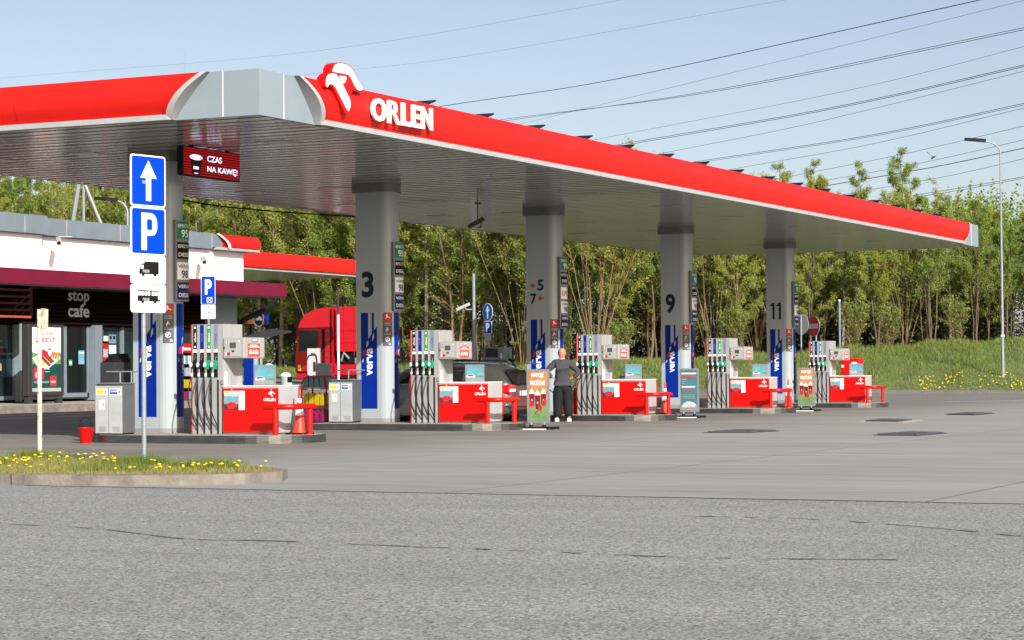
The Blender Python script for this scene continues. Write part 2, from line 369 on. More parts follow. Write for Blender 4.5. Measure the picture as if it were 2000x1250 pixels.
def blades(name,pts,h,w,matl,seed=1,lean=.5):
    r=np.random.RandomState(seed); n=len(pts); P=np.array(pts); hh=h*(.5+r.rand(n)); a=r.rand(n)*6.283; dx=np.cos(a)*w; dy=np.sin(a)*w
    lx=(r.rand(n)-.5)*2*lean*hh; ly=(r.rand(n)-.5)*2*lean*hh
    V=np.empty((n,3,3)); V[:,0]=P-np.c_[dx,dy,np.zeros(n)]; V[:,1]=P+np.c_[dx,dy,np.zeros(n)]; V[:,2]=P+np.c_[lx,ly,hh]
    t=MB(); t.v=V.reshape(-1,3).tolist(); t.f=[(3*i,3*i+1,3*i+2) for i in range(n)]; t.m=[0]*n; t.mats=[matl]
    return t.build(name)
pts=[]
for i in range(42000):
    u=rnd.uniform(1.6,7.5); w=rnd.random()**.8
    x,y,z=bankpt(u,w); c=math.sin(x*.9+y*.4)+math.sin(y*1.3-x*.5)
    if c>-.5 or rnd.random()<.45: pts.append((x,y,z-.03))
tag(blades('bank_grass',pts,.24,.022,GRASSM,3,.6),'rough green grass covering the sloping bank behind the pumps','grass',kind='stuff')
# verge in the foreground
VO=[(-40,-14.12),(8.6,-14.12),(9.6,-14.02),(10.4,-13.72),(10.88,-13.15),(11.0,-12.55),(10.7,-11.95),(10.15,-11.6),(9.1,-11.3),(7.6,-10.7),(6.2,-9.9),(5.2,-9.45),(3,-9.2),(-40,-9.2)]
cxv=Vector((0,0,0))
def inset(P,d):
    k=len(P); out=[]
    for i in range(k):
        a,b,c=Vector(P[i-1]),Vector(P[i]),Vector(P[(i+1)%k]); n1=Vector((-(b-a).y,(b-a).x)).normalized(); n2=Vector((-(c-b).y,(c-b).x)).normalized()
        nn=(n1+n2).normalized(); out.append(tuple(b+nn*d/max(.4,nn.dot(n1))))
    return out
VI=inset(VO,.13); t=MB(); k=len(VO)
for i in range(k):
    j=(i+1)%k; a,b,c,d=VO[i],VO[j],VI[j],VI[i]
    t.poly([(*a,-.05),(*b,-.05),(*b,.115),(*a,.115)],KERB); t.poly([(*a,.115),(*b,.115),(*c,.125),(*d,.125)],KERB); t.poly([(*d,.125),(*c,.125),(*c,.0),(*d,.0)],KERB)
ko=t.build('verge_kerb'); S(ko); bv=ko.modifiers.new('b','BEVEL'); bv.width=.02; bv.segments=2
SOIL=mat('verge_soil',(.13,.115,.045),.95,col2=(.07,.09,.025),scale=4,bump=.6)
t=MB(); t.poly([(x,y,.105) for x,y in VI],SOIL); S(t.build('verge_soil'))
# kerb stone joints: dark gaps
t=MB()
for x in (2.4,3.4,4.4,5.4,6.4,7.4,8.4): t.box(x,x+.012,-14.123,-14.0,.0,.1165,DGREY)
S(t.build('kerb_joints'))
def inpoly(x,y,P):
    c=False; j=len(P)-1
    for i in range(len(P)):
        if (P[i][1]>y)!=(P[j][1]>y) and x<(P[j][0]-P[i][0])*(y-P[i][1])/(P[j][1]-P[i][1])+P[i][0]: c=not c
        j=i
    return c
pts=[];pt2=[]
while len(pts)<42000:
    x=rnd.uniform(1.5,11.1); y=rnd.uniform(-14,-9.2)
    if inpoly(x,y,VI):
        (pt2 if (math.sin(x*2.3)+math.sin(y*3+x)>1.0 and rnd.random()<.5) else pts).append((x,y,.1))
DRYG=leafmat('dry_grass',(.34,.29,.11),(.19,.22,.05),(.28,.26,.08),2)
o=blades('verge_grass',pts,.045,.005,DRYG,4,.7); tag(o,'short yellowish grass on the kerbed verge by the sign posts','grass',kind='stuff')
for cx,cy,s in((5.5,-9.86,.16),(8.3,-11.6,.10),(9.6,-11.9,.09),(8.34,-11.5,.12)):
    for i in range(1400): pt2.append((rnd.gauss(cx,.22),rnd.gauss(cy,.16),.1))
pt2=[p for p in pt2 if inpoly(p[0],p[1],VI)]
o=blades('tall_grass',pt2,.11,.005,GRASSM,6,.35); tag(o,'taller green grass tufts growing on the verge','grass',kind='stuff')
# dandelions: individual flowers
DYEL=mat('dandelion_yellow',(.80,.56,.01),.7)
fl=MB(); fl.tube([(0,0,0),(.008,0,.07)],.0035,GRASSM,5); 
d0=E('dandelion',(0,0,0),'small yellow dandelion among the many on the kerbed verge','flower','dandelions on the verge')
fl.build('stem',d0); h=MB(); h.lathe((.008,0,.068),[(.005,0),(.017,.005),(.018,.011),(.008,.017)],DYEL,8); h.build('flower_head',d0,smooth=50)
spots=[]
while len(spots)<118:
    x=rnd.choice([rnd.uniform(2.5,10.9),rnd.gauss(7.4,.5),rnd.gauss(9.8,.45),rnd.gauss(6.6,.6)]); y=rnd.uniform(-13.9,-10)
    if inpoly(x,y,VI): spots.append((x,y))
for i,(x,y) in enumerate(spots):
    o=d0 if i==0 else copy_tree(d0); o.location=(x,y,.11); s=rnd.uniform(.8,1.35); o.scale=(s,s,s)
# far dandelions
t=MB()
for i in range(190):
    u=rnd.choice([rnd.uniform(5.7,6.5),rnd.uniform(5.3,5.6),rnd.uniform(5.9,6.3),2.2+rnd.random()*.3]); x,y,z=bankpt(u,rnd.uniform(.0,.14)); s=rnd.uniform(.012,.03)
    t.box(x-s,x+s,y-s,y+s,z+.08,z+.12,DYEL)
tag(t.build('distant_dandelions'),'scattered yellow dandelions along the foot of the grass bank','flowers',kind='stuff')
# store pavement, kerb, lines
t=MB()
sx0=-13.4
t.box(-40,sx0,4,33.5,-.3,.42,PAVE); S(t.build('sidewalk'))
t=MB(); t.box(sx0,sx0+.14,4,33.7,-.3,.425,KERB); S(t.build('sidewalk_kerb'))
t=MB()
for x in(-11.9,-10.6): t.poly([(x,5,G(x)+.006),(x+.12,5,G(x+.12)+.006),(x+.12,40,G(x+.12)+.006),(x,40,G(x)+.006)],LINEW)
t.poly([(3.0,45.6,.006),(3.25,45.4,.006),(5.4,47.9,.006),(5.1,48.1,.006)],LINEW)
S(t.build('road_markings'))
# tank covers
cov=[((8.6,6.5),(9.7,6.6),(9.9,8.2),(8.75,8.4),'nearest the row of pumps'),((12.35,5.4),(13.35,5.3),(13.5,7.3),(12.5,7.6),'nearest the right edge, closest to the road'),((8.9,23.2),(9.95,22.8),(10.0,25.2),(8.9,26.0),'farthest from the road'),((9.0,15.7),(10.2,15.2),(10.0,17.4),(8.8,18.2),'framed by a pale patch of concrete')]
for a,b,c,d,nm in cov:
    o=E('tank_cover',(a[0],a[1],0),'dark low tank cover on the concrete, '+nm,'tank cover','tank covers on the forecourt')
    P=[(q[0]-a[0],q[1]-a[1]) for q in(a,b,c,d)]; mx=sum(q[0] for q in P)/4; my=sum(q[1] for q in P)/4; P=[(mx+(u-mx)*.74,my+(v-my)*.74) for u,v in P]; t=MB(); t.prism(ID,P,0,.035,COVER); t.build('lid',o,bevel=.008)
    if 'pale' in nm:
        t=MB(); cx=sum(p[0] for p in P)/4; cy=sum(p[1] for p in P)/4; Q=[(cx+(x-cx)*1.5,cy+(y-cy)*1.5) for x,y in P]; t.prism(ID,Q,0,.008,PAVE); t.build('concrete_collar',o)
    else:
        t=MB(); P2=[(x*1.0,y) for x,y in inset(P,-.06)]; t.prism(ID,P2,0,.012,DGREY); t.build('frame',o)
o=E('tank_cover',(3.1,-8.3,0),'dark square cover on the ground behind the rusty post','tank cover'); t=MB(); t.prism(ID,[(0,0),(1.1,0),(1.2,1.2),(0,1.2)],0,.035,COVER); t.build('lid',o,bevel=.008); t=MB(); t.prism(ID,[(-.06,-.06),(1.17,-.06),(1.27,1.27),(-.06,1.27)],0,.012,DGREY); t.build('frame',o)
t=MB()
SEAM=mat('tar_seam',(.085,.09,.10),.9,var=.5,scale=6)
SEAMS=[[[12.51, -19.43], [13.59, -19.62], [14.94, -20.31], [15.64, -20.27], [16.46, -20.34], [16.9, -20.38]], [[16.92, -20.42], [17.33, -20.41], [18.15, -20.49], [18.93, -20.56], [19.61, -20.48], [20.41, -20.26]], [[17.49, -16.67], [18.17, -16.65], [18.73, -16.73], [19.74, -17.27], [20.71, -18.01]]]
r=random.Random(3)
for L_ in SEAMS:
    P=cat([(a,b,0) for a,b in L_],6); zz=(-.002 if L_[0][1]<-14.2 else .004)
    for a,b in zip(P,P[1:]):
        if r.random()<.3: continue
        d=(b-a).normalized(); w=r.uniform(.004,.026); q=Vector((-d.y,d.x,0))*w
        t.poly([(a-q)+Vector((0,0,zz)),(b-q)+Vector((0,0,zz)),(b+q)+Vector((0,0,zz)),(a+q)+Vector((0,0,zz))],SEAM)
S(t.build('road_seams'))
# ================================================================= MAIN CANOPY
CX0,CX1,CY0,CY1,CZ0,CZ1=-4.95,5.32,-4.02,41.64,5.35,6.09
can=E('station_canopy',(0,0,0),'large flat forecourt canopy with a glossy red edge carrying white letters and a bird emblem','canopy')
def soffit_mat():
    m=bpy.data.materials.new('soffit_strips'); m.use_nodes=True; n=m.node_tree.nodes; l=m.node_tree.links; b=n['Principled BSDF']
    tc=n.new('ShaderNodeTexCoord'); sx=n.new('ShaderNodeSeparateXYZ'); l.new(tc.outputs['Object'],sx.inputs[0])
    pp=n.new('ShaderNodeMath'); pp.operation='PINGPONG'; pp.inputs[1].default_value=.27; l.new(sx.outputs[1],pp.inputs[0])
    mr=n.new('ShaderNodeMapRange'); mr.inputs[1].default_value=.02; mr.inputs[2].default_value=.11; l.new(pp.outputs[0],mr.inputs[0])
    nz=n.new('ShaderNodeTexNoise'); nz.inputs['Scale'].default_value=1.; mp=n.new('ShaderNodeMapping'); mp.inputs['Scale'].default_value=(.15,3.3,1); l.new(tc.outputs['Object'],mp.inputs[0]); l.new(mp.outputs[0],nz.inputs['Vector'])
    a=n.new('ShaderNodeMix'); a.data_type='RGBA'; a.inputs[6].default_value=(.44,.435,.41,1); a.inputs[7].default_value=(.54,.535,.51,1); l.new(nz.outputs[0],a.inputs[0])
    c=n.new('ShaderNodeMix'); c.data_type='RGBA'; c.inputs[6].default_value=(.05,.048,.045,1); l.new(mr.outputs[0],c.inputs[0]); l.new(a.outputs[2],c.inputs[7]); l.new(c.outputs[2],b.inputs['Base Color'])
    b.inputs['Metallic'].default_value=.35; b.inputs['Roughness'].default_value=.17
    bp=n.new('ShaderNodeBump'); bp.inputs['Strength'].default_value=.12; bp.inputs['Distance'].default_value=.01; l.new(mr.outputs[0],bp.inputs['Height']); 
    n3=n.new('ShaderNodeTexNoise'); n3.inputs['Scale'].default_value=1.0; n3.inputs['Detail'].default_value=1; mp3=n.new('ShaderNodeMapping'); mp3.inputs['Scale'].default_value=(.12,3.3,1); l.new(tc.outputs['Object'],mp3.inputs[0]); l.new(mp3.outputs[0],n3.inputs['Vector'])
    b2=n.new('ShaderNodeBump'); b2.inputs['Strength'].default_value=.10; b2.inputs['Distance'].default_value=.02; l.new(n3.outputs[0],b2.inputs['Height']); l.new(bp.outputs[0],b.inputs['Normal'])
    return m
SOFF=soffit_mat()
t=MB(); t.box(CX0+.03,CX1-.03,CY0+.03,CY1-.03,CZ0,CZ0+.05,SOFF)
RIB=mat('slat_edge',(.18,.175,.165),.6)
yr=CY0+.3
while yr<CY1-.2: t.box(CX0+.04,CX1-.04,yr,yr+.012,CZ0-.0062 if yr<14 else CZ0-.0032,CZ0-.0002,RIB); yr+=.42
t.build('soffit',can)
t=MB(); t.box(CX0+.15,CX1-.15,CY0+.15,CY1-.15,CZ0+.06,CZ1-.06,MGREY); t.build('roof_slab',can)
# fascia: profile over v (0..1 height) -> outward offset
def bulge(v): return .02+.17*math.sin(math.pi*(.12+.80*(1-v)))
def cutoff(v): return .62*(1-v)**1.7   # how far the red end leans outwards towards the bottom
def fascia(M,L,c0,c1,e=0.):
    # M(u,v,n): u along, v up from soffit, n out;  red from c0 (bottom) .. L-c1
    H=CZ1-CZ0
    # corner panels
    for a,b,nm in((0,c0+.62,'l'),(L-c1-.62,L,'r')):
        a=max(a,e); b=min(b,L-e)
        t=MB(); t.prism(lambda u,v,n:M(u,v,n),[(a,0),(b,0),(b,H),(a,H)],-.05,.0,GREYP); t.build('corner_panel',can)
    t=MB()
    for a in (c0*.42,L-c1*.42):
        t.prism(M,[(a,0.004),(a+.012,0.004),(a+.012,H-.004),(a,H-.004)],0,.004,WHITE)
    t.build('panel_seam',can)
    # grey lower strip
    t=MB(); t.prism(M,[(c0+.02,0),(L-c1-.02,0),(L-c1-.1,.09),(c0+.1,.09)],-.03,.135,LGREY); t.build('lower_strip',can,bevel=.006)
    # red curved skin
    K=10; A=[];B=[]
    for i in range(K+1):
        v=i/K; z=.10+v*(H-.10); n=bulge(v); A.append((c0+.08+.62-.62*(1-v)**1.4*1.0 if False else c0+.05+ (-(1-0)*0)+.0,z,n))
    def edge(v,off): # position of cut: top leans away from centre of the red part (towards the corner)
        return off-.66*(v**1.6)
    t=MB(); V=[];F=[]; nx=max(8,int(L/1.2))
    for i in range(K+1):
        v=i/K; z=.105+v*(H-.105); n=bulge(v); u0=c0+.12+edge(v,0)+.0; u1=L-c1-.12-edge(v,0)
        for j in range(nx+1): V.append(M(u0+(u1-u0)*j/nx,z,n))
    for i in range(K):
        for j in range(nx): a=i*(nx+1)+j; F.append((a,a+1,a+nx+2,a+nx+1))
    t.mesh(V,F,RED)
    # top cap and bottom lip
    u0=c0+.12-.66; u1=L-c1-.12+.66; t.prism(M,[(u0,H-.012),(u1,H-.012),(u1,H),(u0,H)],-.3,bulge(1)-.001,RED)
    t.build('red_skin',can,smooth=50)
    uj=c0+3.1
    while uj<L-c1-1.5:
        t=MB(); JT=mat('red_joint',(.36,.008,.006),.5)
        for i in range(K):
            v0,v1=i/K,(i+1)/K; z0=.105+v0*(H-.105); z1=.105+v1*(H-.105)
            t.poly([M(uj,z0,bulge(v0)+.003),M(uj+.014,z0,bulge(v0)+.003),M(uj+.014,z1,bulge(v1)+.003),M(uj,z1,bulge(v1)+.003)],JT)
        t.build('panel_joint',can); uj+=4.1
    t=MB(); n=bulge(0); t.tube([M(c0+.12,.118,n+.02),M(L-c1-.12,.118,n+.02)],.026,REDP,8); t.prism(M,[(c0+.13,.150),(L-c1-.13,.150),(L-c1-.13,.162),(c0+.13,.162)],n-.01,n+.006,REDD); t.prism(M,[(c0+.13,.088),(L-c1-.13,.088),(L-c1-.13,.105),(c0+.13,.105)],0,n,REDD); t.build('red_lip',can,smooth=50)  # dark red strips along the lip paint in its shadow line
    # curved end trims (light grey ribs) and red side rims
    for s in(0,1):
        t=MB(); t2=MB(); prev=None; KR=24
        for i in range(KR+1):
            v=i/KR; z=.0+v*H; n=bulge(max(0,v))+.02; uu=c0+.12-.66*(v**1.6) if s==0 else L-c1-.12+.66*(v**1.6); sg=1 if s==0 else -1
            cur=(uu,z,n)
            if prev:
                (a,za,na),(b,zb,nb)=prev,cur; w1,w2=.02*sg,.15*sg; w3=(.15+.002+.065*math.sin(math.pi*(z-.0)/H))*sg
                t.poly([M(a-w2,za,na),M(a-w1,za,na),M(b-w1,zb,nb),M(b-w2,zb,nb)],LGREY)
                t.poly([M(a-w3,za,0.002),M(a-w2,za,na),M(b-w2,zb,nb),M(b-w3,zb,0.002)],MGREY)
                t2.poly([M(a-w1,za,na),M(a+.03*sg,za,na+.012),M(b+.03*sg,zb,nb+.012),M(b-w1,zb,nb)],REDP)
                t2.poly([M(a+.03*sg,za,na+.012),M(a+.05*sg,za,na-.02),M(b+.05*sg,zb,nb-.02),M(b+.03*sg,zb,nb+.012)],REDD)
            prev=cur
        t.build('curved_rib',can,smooth=50); t2.build('red_rim',can,smooth=50)
fascia(lambda u,v,n:(CX1+n,CY0+u,CZ0+v),CY1-CY0,1.75,2.15)
fascia(lambda u,v,n:(CX1-u,CY0-n,CZ0+v),CX1-CX0,1.62,1.75,.052)
fascia(lambda u,v,n:(CX0-n,CY1-u,CZ0+v),CY1-CY0,1.75,1.75)
fascia(lambda u,v,n:(CX0+u,CY1+n,CZ0+v),CX1-CX0,1.75,1.75,.052)
# emblem and letters
ME=lambda u,v,n:(5.40+n,u,v)
t=MB(); t.prism(ME,EF,-.02,.16,REDP); e=t.build('bird_emblem',can)
t=MB()
for P in(EU,EL,EE): t.prism(ME,P,.161,.176,WHITE)
t.build('white_mark',e)
t=MB()
for ch,u0,w in(('O',-.80,.52),('R',-.215,.44),('L',.285,.33),('E',.66,.33),('N',1.03,.40)):
    v,f=textmesh(ch,.012 if ch=='R' else .03); P=[(ME(u0+w*x,5.565+(5.965-5.565)*y+.012*(u0+.8),.165)) for x,y,_ in v]; Q=[(ME(u0+w*x,5.565+(5.965-5.565)*y+.012*(u0+.8),.125)) for x,y,_ in v]
    t.mesh(P,f,WHITE)
    ec={}
    for q in f:
        for a,b in zip(q,q[1:]+q[:1]): ec[(a,b)]=1
    sf=[];k=len(P)
    for (a,b) in ec:
        if (b,a) not in ec: sf.append((b,a,a+k,b+k))
    t.mesh(P+Q,sf,WHITE)
lt=t.build('raised_lettering',can)
# luminaires and rods in the soffit
t=MB()
for i,y in enumerate(np.arange(-1.5,41,4.6)):
    for x in (-3.2,1.9,3.9):
        pass
lum0=None
LUM=mat('luminaire_grey',(.36,.35,.33),.25,metal=.3)
k=0
for y in (-.2,4.4,9,13.6,18.2,22.8,27.4,32,36.6):
    for x in (-3.1,-.9,3.3):
        t=MB(); t.box(x-.3,x+.3,y-.3,y+.3,CZ0-.006,CZ0-.001,LUM); t.box(x-.26,x+.26,y-.26,y+.26,CZ0-.008,CZ0-.0061,LUM); t.build('flush_light',can)
# solar panels on the roof
sp=E('solar_panel',(4.55,2.3,CZ1),'tilted dark solar panel on the canopy roof, one of a row','solar panel','solar panels on the canopy roof')
t=MB(); t.prism(lambda u,v,n:(v-.45,u,n),[(-.80,.10),(.80,.36),(.80,.39),(-.80,.13)] if False else [(-.8,-.0),(.8,0),(.8,.01),(-.8,.01)],0,.01,MGREY)
P=MB()
def slab(mb,x0,x1,y0,z0,y1,z1,th,m):
    V=[(x0,y0,z0),(x1,y0,z0),(x1,y1,z1),(x0,y1,z1),(x0,y0,z0+th),(x1,y0,z0+th),(x1,y1,z1+th),(x0,y1,z1+th)]
    mb.mesh(V,[(0,3,2,1),(4,5,6,7),(0,1,5,4),(1,2,6,5),(2,3,7,6),(3,0,4,7)],m)
slab(P,-.40,.50,-.42,.03,.36,.24,.04,SOLAR); P.build('panel',sp)
P=MB(); P.tube([(-.7,.42,0),(-.7,.42,.16)],.02,GALV,6); P.tube([(-.7,.42,.15),(.38,.42,.15)],.02,GALV,6); P.tube([(.38,.42,0),(.38,.42,.16)],.02,GALV,6); P.build('support_frame',sp)
sp.scale=(.5,.62,.72); sp.location=(4.80,2.3,CZ1)
for i,y in enumerate((4.74,7.1,9.5,11.8,14.2,16.5,18.95,21.3,23.6,26,28.4,30.8,33.1,35.5,37.8)):
    c=copy_tree(sp); c.location=(4.80,y,CZ1)
for x in (2.2,):
    c=copy_tree(sp); c.location=(x,-2.2,CZ1-.12); c['label']='tilted dark solar panel above the left red edge of the roof'
    c['group']='solar panels on the left roof edge'
# lightning rods
for i,(x,y,h,nm) in enumerate(((2.0,-1.2,.95,'just left of the bird emblem'),(3.0,11.3,1.05,'above the middle of the long red edge'),(2.5,22.8,1.0,'above the far half of the long red edge'))):
    o=E('lightning_rod',(x,y,CZ1-.07),'thin vertical lightning rod on the roof, '+nm,'lightning rod','lightning rods'); t=MB(); t.tube([(0,0,.06),(0,0,h)],[.012,.006],GALV,6); t.build('rod',o); t=MB(); t.lathe((0,0,0),[(.1,0),(.1,.05),(.03,.07)],CAPG,10); t.build('foot',o)
# ================================================================= COLUMNS
CL,CR,CH=.59,.28,5.02
def stad(x0,xl,cy,r,k=14,square_left=True,g=0):
    P=[(x0-g,cy-r-g)]
    for i in range(k+1): a=-math.pi/2+math.pi*i/k; P.append((xl+(r+g)*math.cos(a),cy+(r+g)*math.sin(a)))
    P.append((x0-g,cy+r+g)); return P
UP=lambda u,v,n:(u,v,n)
BANZ0,BANZ1=.30,2.39  # local z (island top = 0)
def banner(mb,M,w,seg):
    mb.rect(M,0,BANZ0,w,BANZ1,.003,BLUEB,seg)
    g=COLG
    s=max(1,seg//4)
    mb.shape(M,[(.18,1.82),(.27,1.93),(.27,BANZ1),(.18,BANZ1)],.005,g)
    mb.shape(M,[(.325,2.0),(.40,2.09),(.40,BANZ1),(.325,BANZ1)],.005,g)
    mb.shape(M,[(.135,1.62),(.185,1.70),(.185,1.80),(.135,1.74)],.005,g); mb.shape(M,[(.28,1.76),(.33,1.84),(.33,1.95),(.28,1.88)],.005,g)
    mb.text(M,'verva',.14,1.02,.15,.60,.005,mat('banner_letters',(.62,.66,.68),.4),.03,rot=True)
    mb.shape(M,[(.055,1.42),(.115,1.47),(.115,1.62),(.055,1.56)],.005,REDP); mb.shape(M,[(.03,1.30),(.065,1.33),(.065,1.40),(.03,1.37)],.005,g)
def price(mb,five):
    R=.385; M=MARC(CL,CR,R,R_(-34)); Lw=R*R_(68)
    if five: rows=[(3.94,3.64,'g'),(3.58,3.28,'k'),(3.20,2.90,'l'),(2.84,2.55,'w'),(2.49,2.18,'n')]; z1,z0=3.97,2.15
    else: rows=[(3.90,3.58,'g'),(3.52,3.21,'k'),(3.15,2.83,'w'),(2.78,2.46,'n')]; z1,z0=3.93,2.43
    for sgn in range(1):
        K=10; P=[(CL+(R-.004)*math.cos(R_(-34)+R_(68)*i/K),CR+(R-.004)*math.sin(R_(-34)+R_(68)*i/K)) for i in range(K+1)]
        Q=[(CL+.279*math.cos(R_(-34)+R_(68)*i/K),CR+.279*math.sin(R_(-34)+R_(68)*i/K)) for i in range(K+1)][::-1]
        mb.prism(UP,P+Q,z0,z1,MGREY)
    for a,b,c in rows:
        bm={'g':GREEND,'k':BLKP,'l':WHITE,'w':WHITE,'n':NAVY}[c]; fm=NAVY if c=='w' else (REDP if c=='l' else WHITE)
        mb.rect(M,.03,b,Lw-.03,a,.002,bm,8)
        h=a-b
        if c=='l': mb.text(M,'LPG',.07,b+h*.28,.28,h*.42,.005,fm,.012)
        else:
            mb.text(M,'VERVA' if c in'wn' else 'EFECTA',.05,b+h*.66,.32,h*.20,.005,fm,.012)
            if c in 'gw': mb.text(M,'95' if c=='g' else '98',.12,b+h*.08,.20,h*.46,.005,fm,.02)
            else: mb.text(M,'DIESEL',.06,b+h*.14,.30,h*.24,.005,fm,.012)
for i,y in enumerate(YS):
    lab=['grey support column right behind the tall parking sign, with the red lit screen beside it','grey support column marked with a large 3','grey support column marked 5 and 7 with red arrows','grey support column marked with a large 9','grey support column marked 11, farthest along the row'][i]
    c=E('support_column',(0,y,IZ),lab,'column','canopy support columns')
    t=MB(); t.prism(UP,stad(0,CL,CR,CR),0,CH,COLG); t.build('shaft',c,smooth=35)
    t=MB(); t.prism(UP,stad(0,CL,CR,CR,g=.008),0,.09,MGREY); t.build('plinth',c,smooth=35)
    t=MB(); t.prism(UP,stad(0,CL,CR,CR,g=.06),CH-.005,CH+.188,CAPG); t.build('capital',c,smooth=35)
    t=MB(); t.box(CL-.004,CL+.002,-.003,.0,.09,CH-.005,MGREY); t.build('seam',c)
    t=MB(); banner(t,MF(.12,-.0,0),.40,1); t.build('blue_banner',c)
    t=MB(); banner(t,MARC(CL,CR,CR,R_(-23)),.40,16); t.build('side_banner',c)
    t=MB(); M=MARC(CL,CR,CR,R_(-76)); w=.205
    t.rect(M,0,1.66,w,2.39,.003,MGREY if 0 else mat('notice_grey',(.07,.075,.085),.5),5); t.rect(M,0,2.20,w,2.39,.005,REDD if 0 else mat('notice_red',(.38,.03,.035),.5),5)
    t.shape(M,[(.05,2.25),(.16,2.27),(.15,2.29),(.11,2.30),(.10,2.36),(.07,2.34),(.085,2.29)],.007,WHITE)
    for z in(2.155,2.135,2.11,1.93,1.905): t.rect(M,.03,z,w-.03,z+.010,.006,LGREY,2)
    for a in range(0,20):
        a0,a1=R_(18*a),R_(18*a+18)
        t.shape(M,[(.10+.038*math.cos(a0),1.81+.038*math.sin(a0)),(.10+.038*math.cos(a1),1.81+.038*math.sin(a1)),(.10+.05*math.cos(a1),1.81+.05*math.sin(a1)),(.10+.05*math.cos(a0),1.81+.05*math.sin(a0))],.006,WHITE)
        if a<15: t.shape(M,[(.10+.026*math.cos(a0),2.0+.026*math.sin(a0)),(.10+.026*math.cos(a1),2.0+.026*math.sin(a1)),(.10+.035*math.cos(a1),2.0+.035*math.sin(a1)),(.10+.035*math.cos(a0),2.0+.035*math.sin(a0))],.006,WHITE)
    t.shape(M,[(.085,2.0),(.10,2.0),(.105,2.06),(.09,2.07)],.006,WHITE); t.shape(M,[(.08,1.78),(.12,1.83),(.11,1.84),(.07,1.79)],.007,WHITE); t.rect(M,.13,1.68,.18,1.73,.006,LGREY,1)
    t.build('notice_panel',c)
    t=MB(); price(t,i==2); t.build('fuel_price_board',c,smooth=35)
    t=MB(); M=MF(0,0,0)
    if i in(1,3): t.text(M,'3' if i==1 else '9',.145,2.72,.30,.57,.004,PRINT,.035)
    elif i==4:
        for u in(.10,.32): t.shape(M,[(u,3.14),(u+.11,3.25),(u+.18,3.25),(u+.18,2.70),(u+.105,2.70),(u+.105,3.14)],.004,PRINT)
    elif i==2:
        t.text(M,'5',.315,3.12,.17,.28,.004,PRINT,.03); t.text(M,'7',.12,2.78,.17,.27,.004,PRINT,.03)
        for u0,zc,s in((.10,3.25,1),(.48,2.93,-1)):
            f=lambda a: u0+s*a
            t.shape(M,[(f(0),zc-.018),(f(.12),zc-.018),(f(.12),zc+.018),(f(0),zc+.018)],.004,REDP)
            for sg in(1,-1): t.shape(M,[(f(.16),zc),(f(.08),zc+sg*.065),(f(.055),zc+sg*.04),(f(.12),zc)],.0045,REDP)
    if i: t.build('painted_number',c)
# ================================================================= ISLANDS
STEELI=mat('island_steel_edge',(.20,.21,.215),.30,metal=.95,var=.35,scale=3,stretch=(1,1,5))
for i,y in enumerate(YS):
    lab=['raised fuel island nearest the camera, carrying the column behind the parking sign','raised fuel island under the column marked 3','raised fuel island under the column marked 5 and 7','raised fuel island under the column marked 9','raised fuel island under the column marked 11, farthest away'][i]
    o=E('fuel_island',(0,y,0),lab,'fuel island','fuel islands'); x0=[-.02,-.65,-3.2,-1.0,-3.0][i]
    P=[(x0,-1.12),(x0+.03,-1.18),(x0+.1,-1.2)]
    for k in range(17): a=-math.pi/2+math.pi*k/16; P.append((2.99+1.06*math.cos(a),-.14+1.06*math.sin(a)))
    P+=[(x0,.92)]
    t=MB(); t.prism(UP,P,-.3,IZ,STEELI); t.build('steel_edge',o,smooth=35,bevel=.006)
    t=MB(); Q=[(x*1,y_) for x,y_ in inset(P,.05)]; t.prism(UP,Q,IZ,IZ+.004,CONC_T); t.build('concrete_top',o)
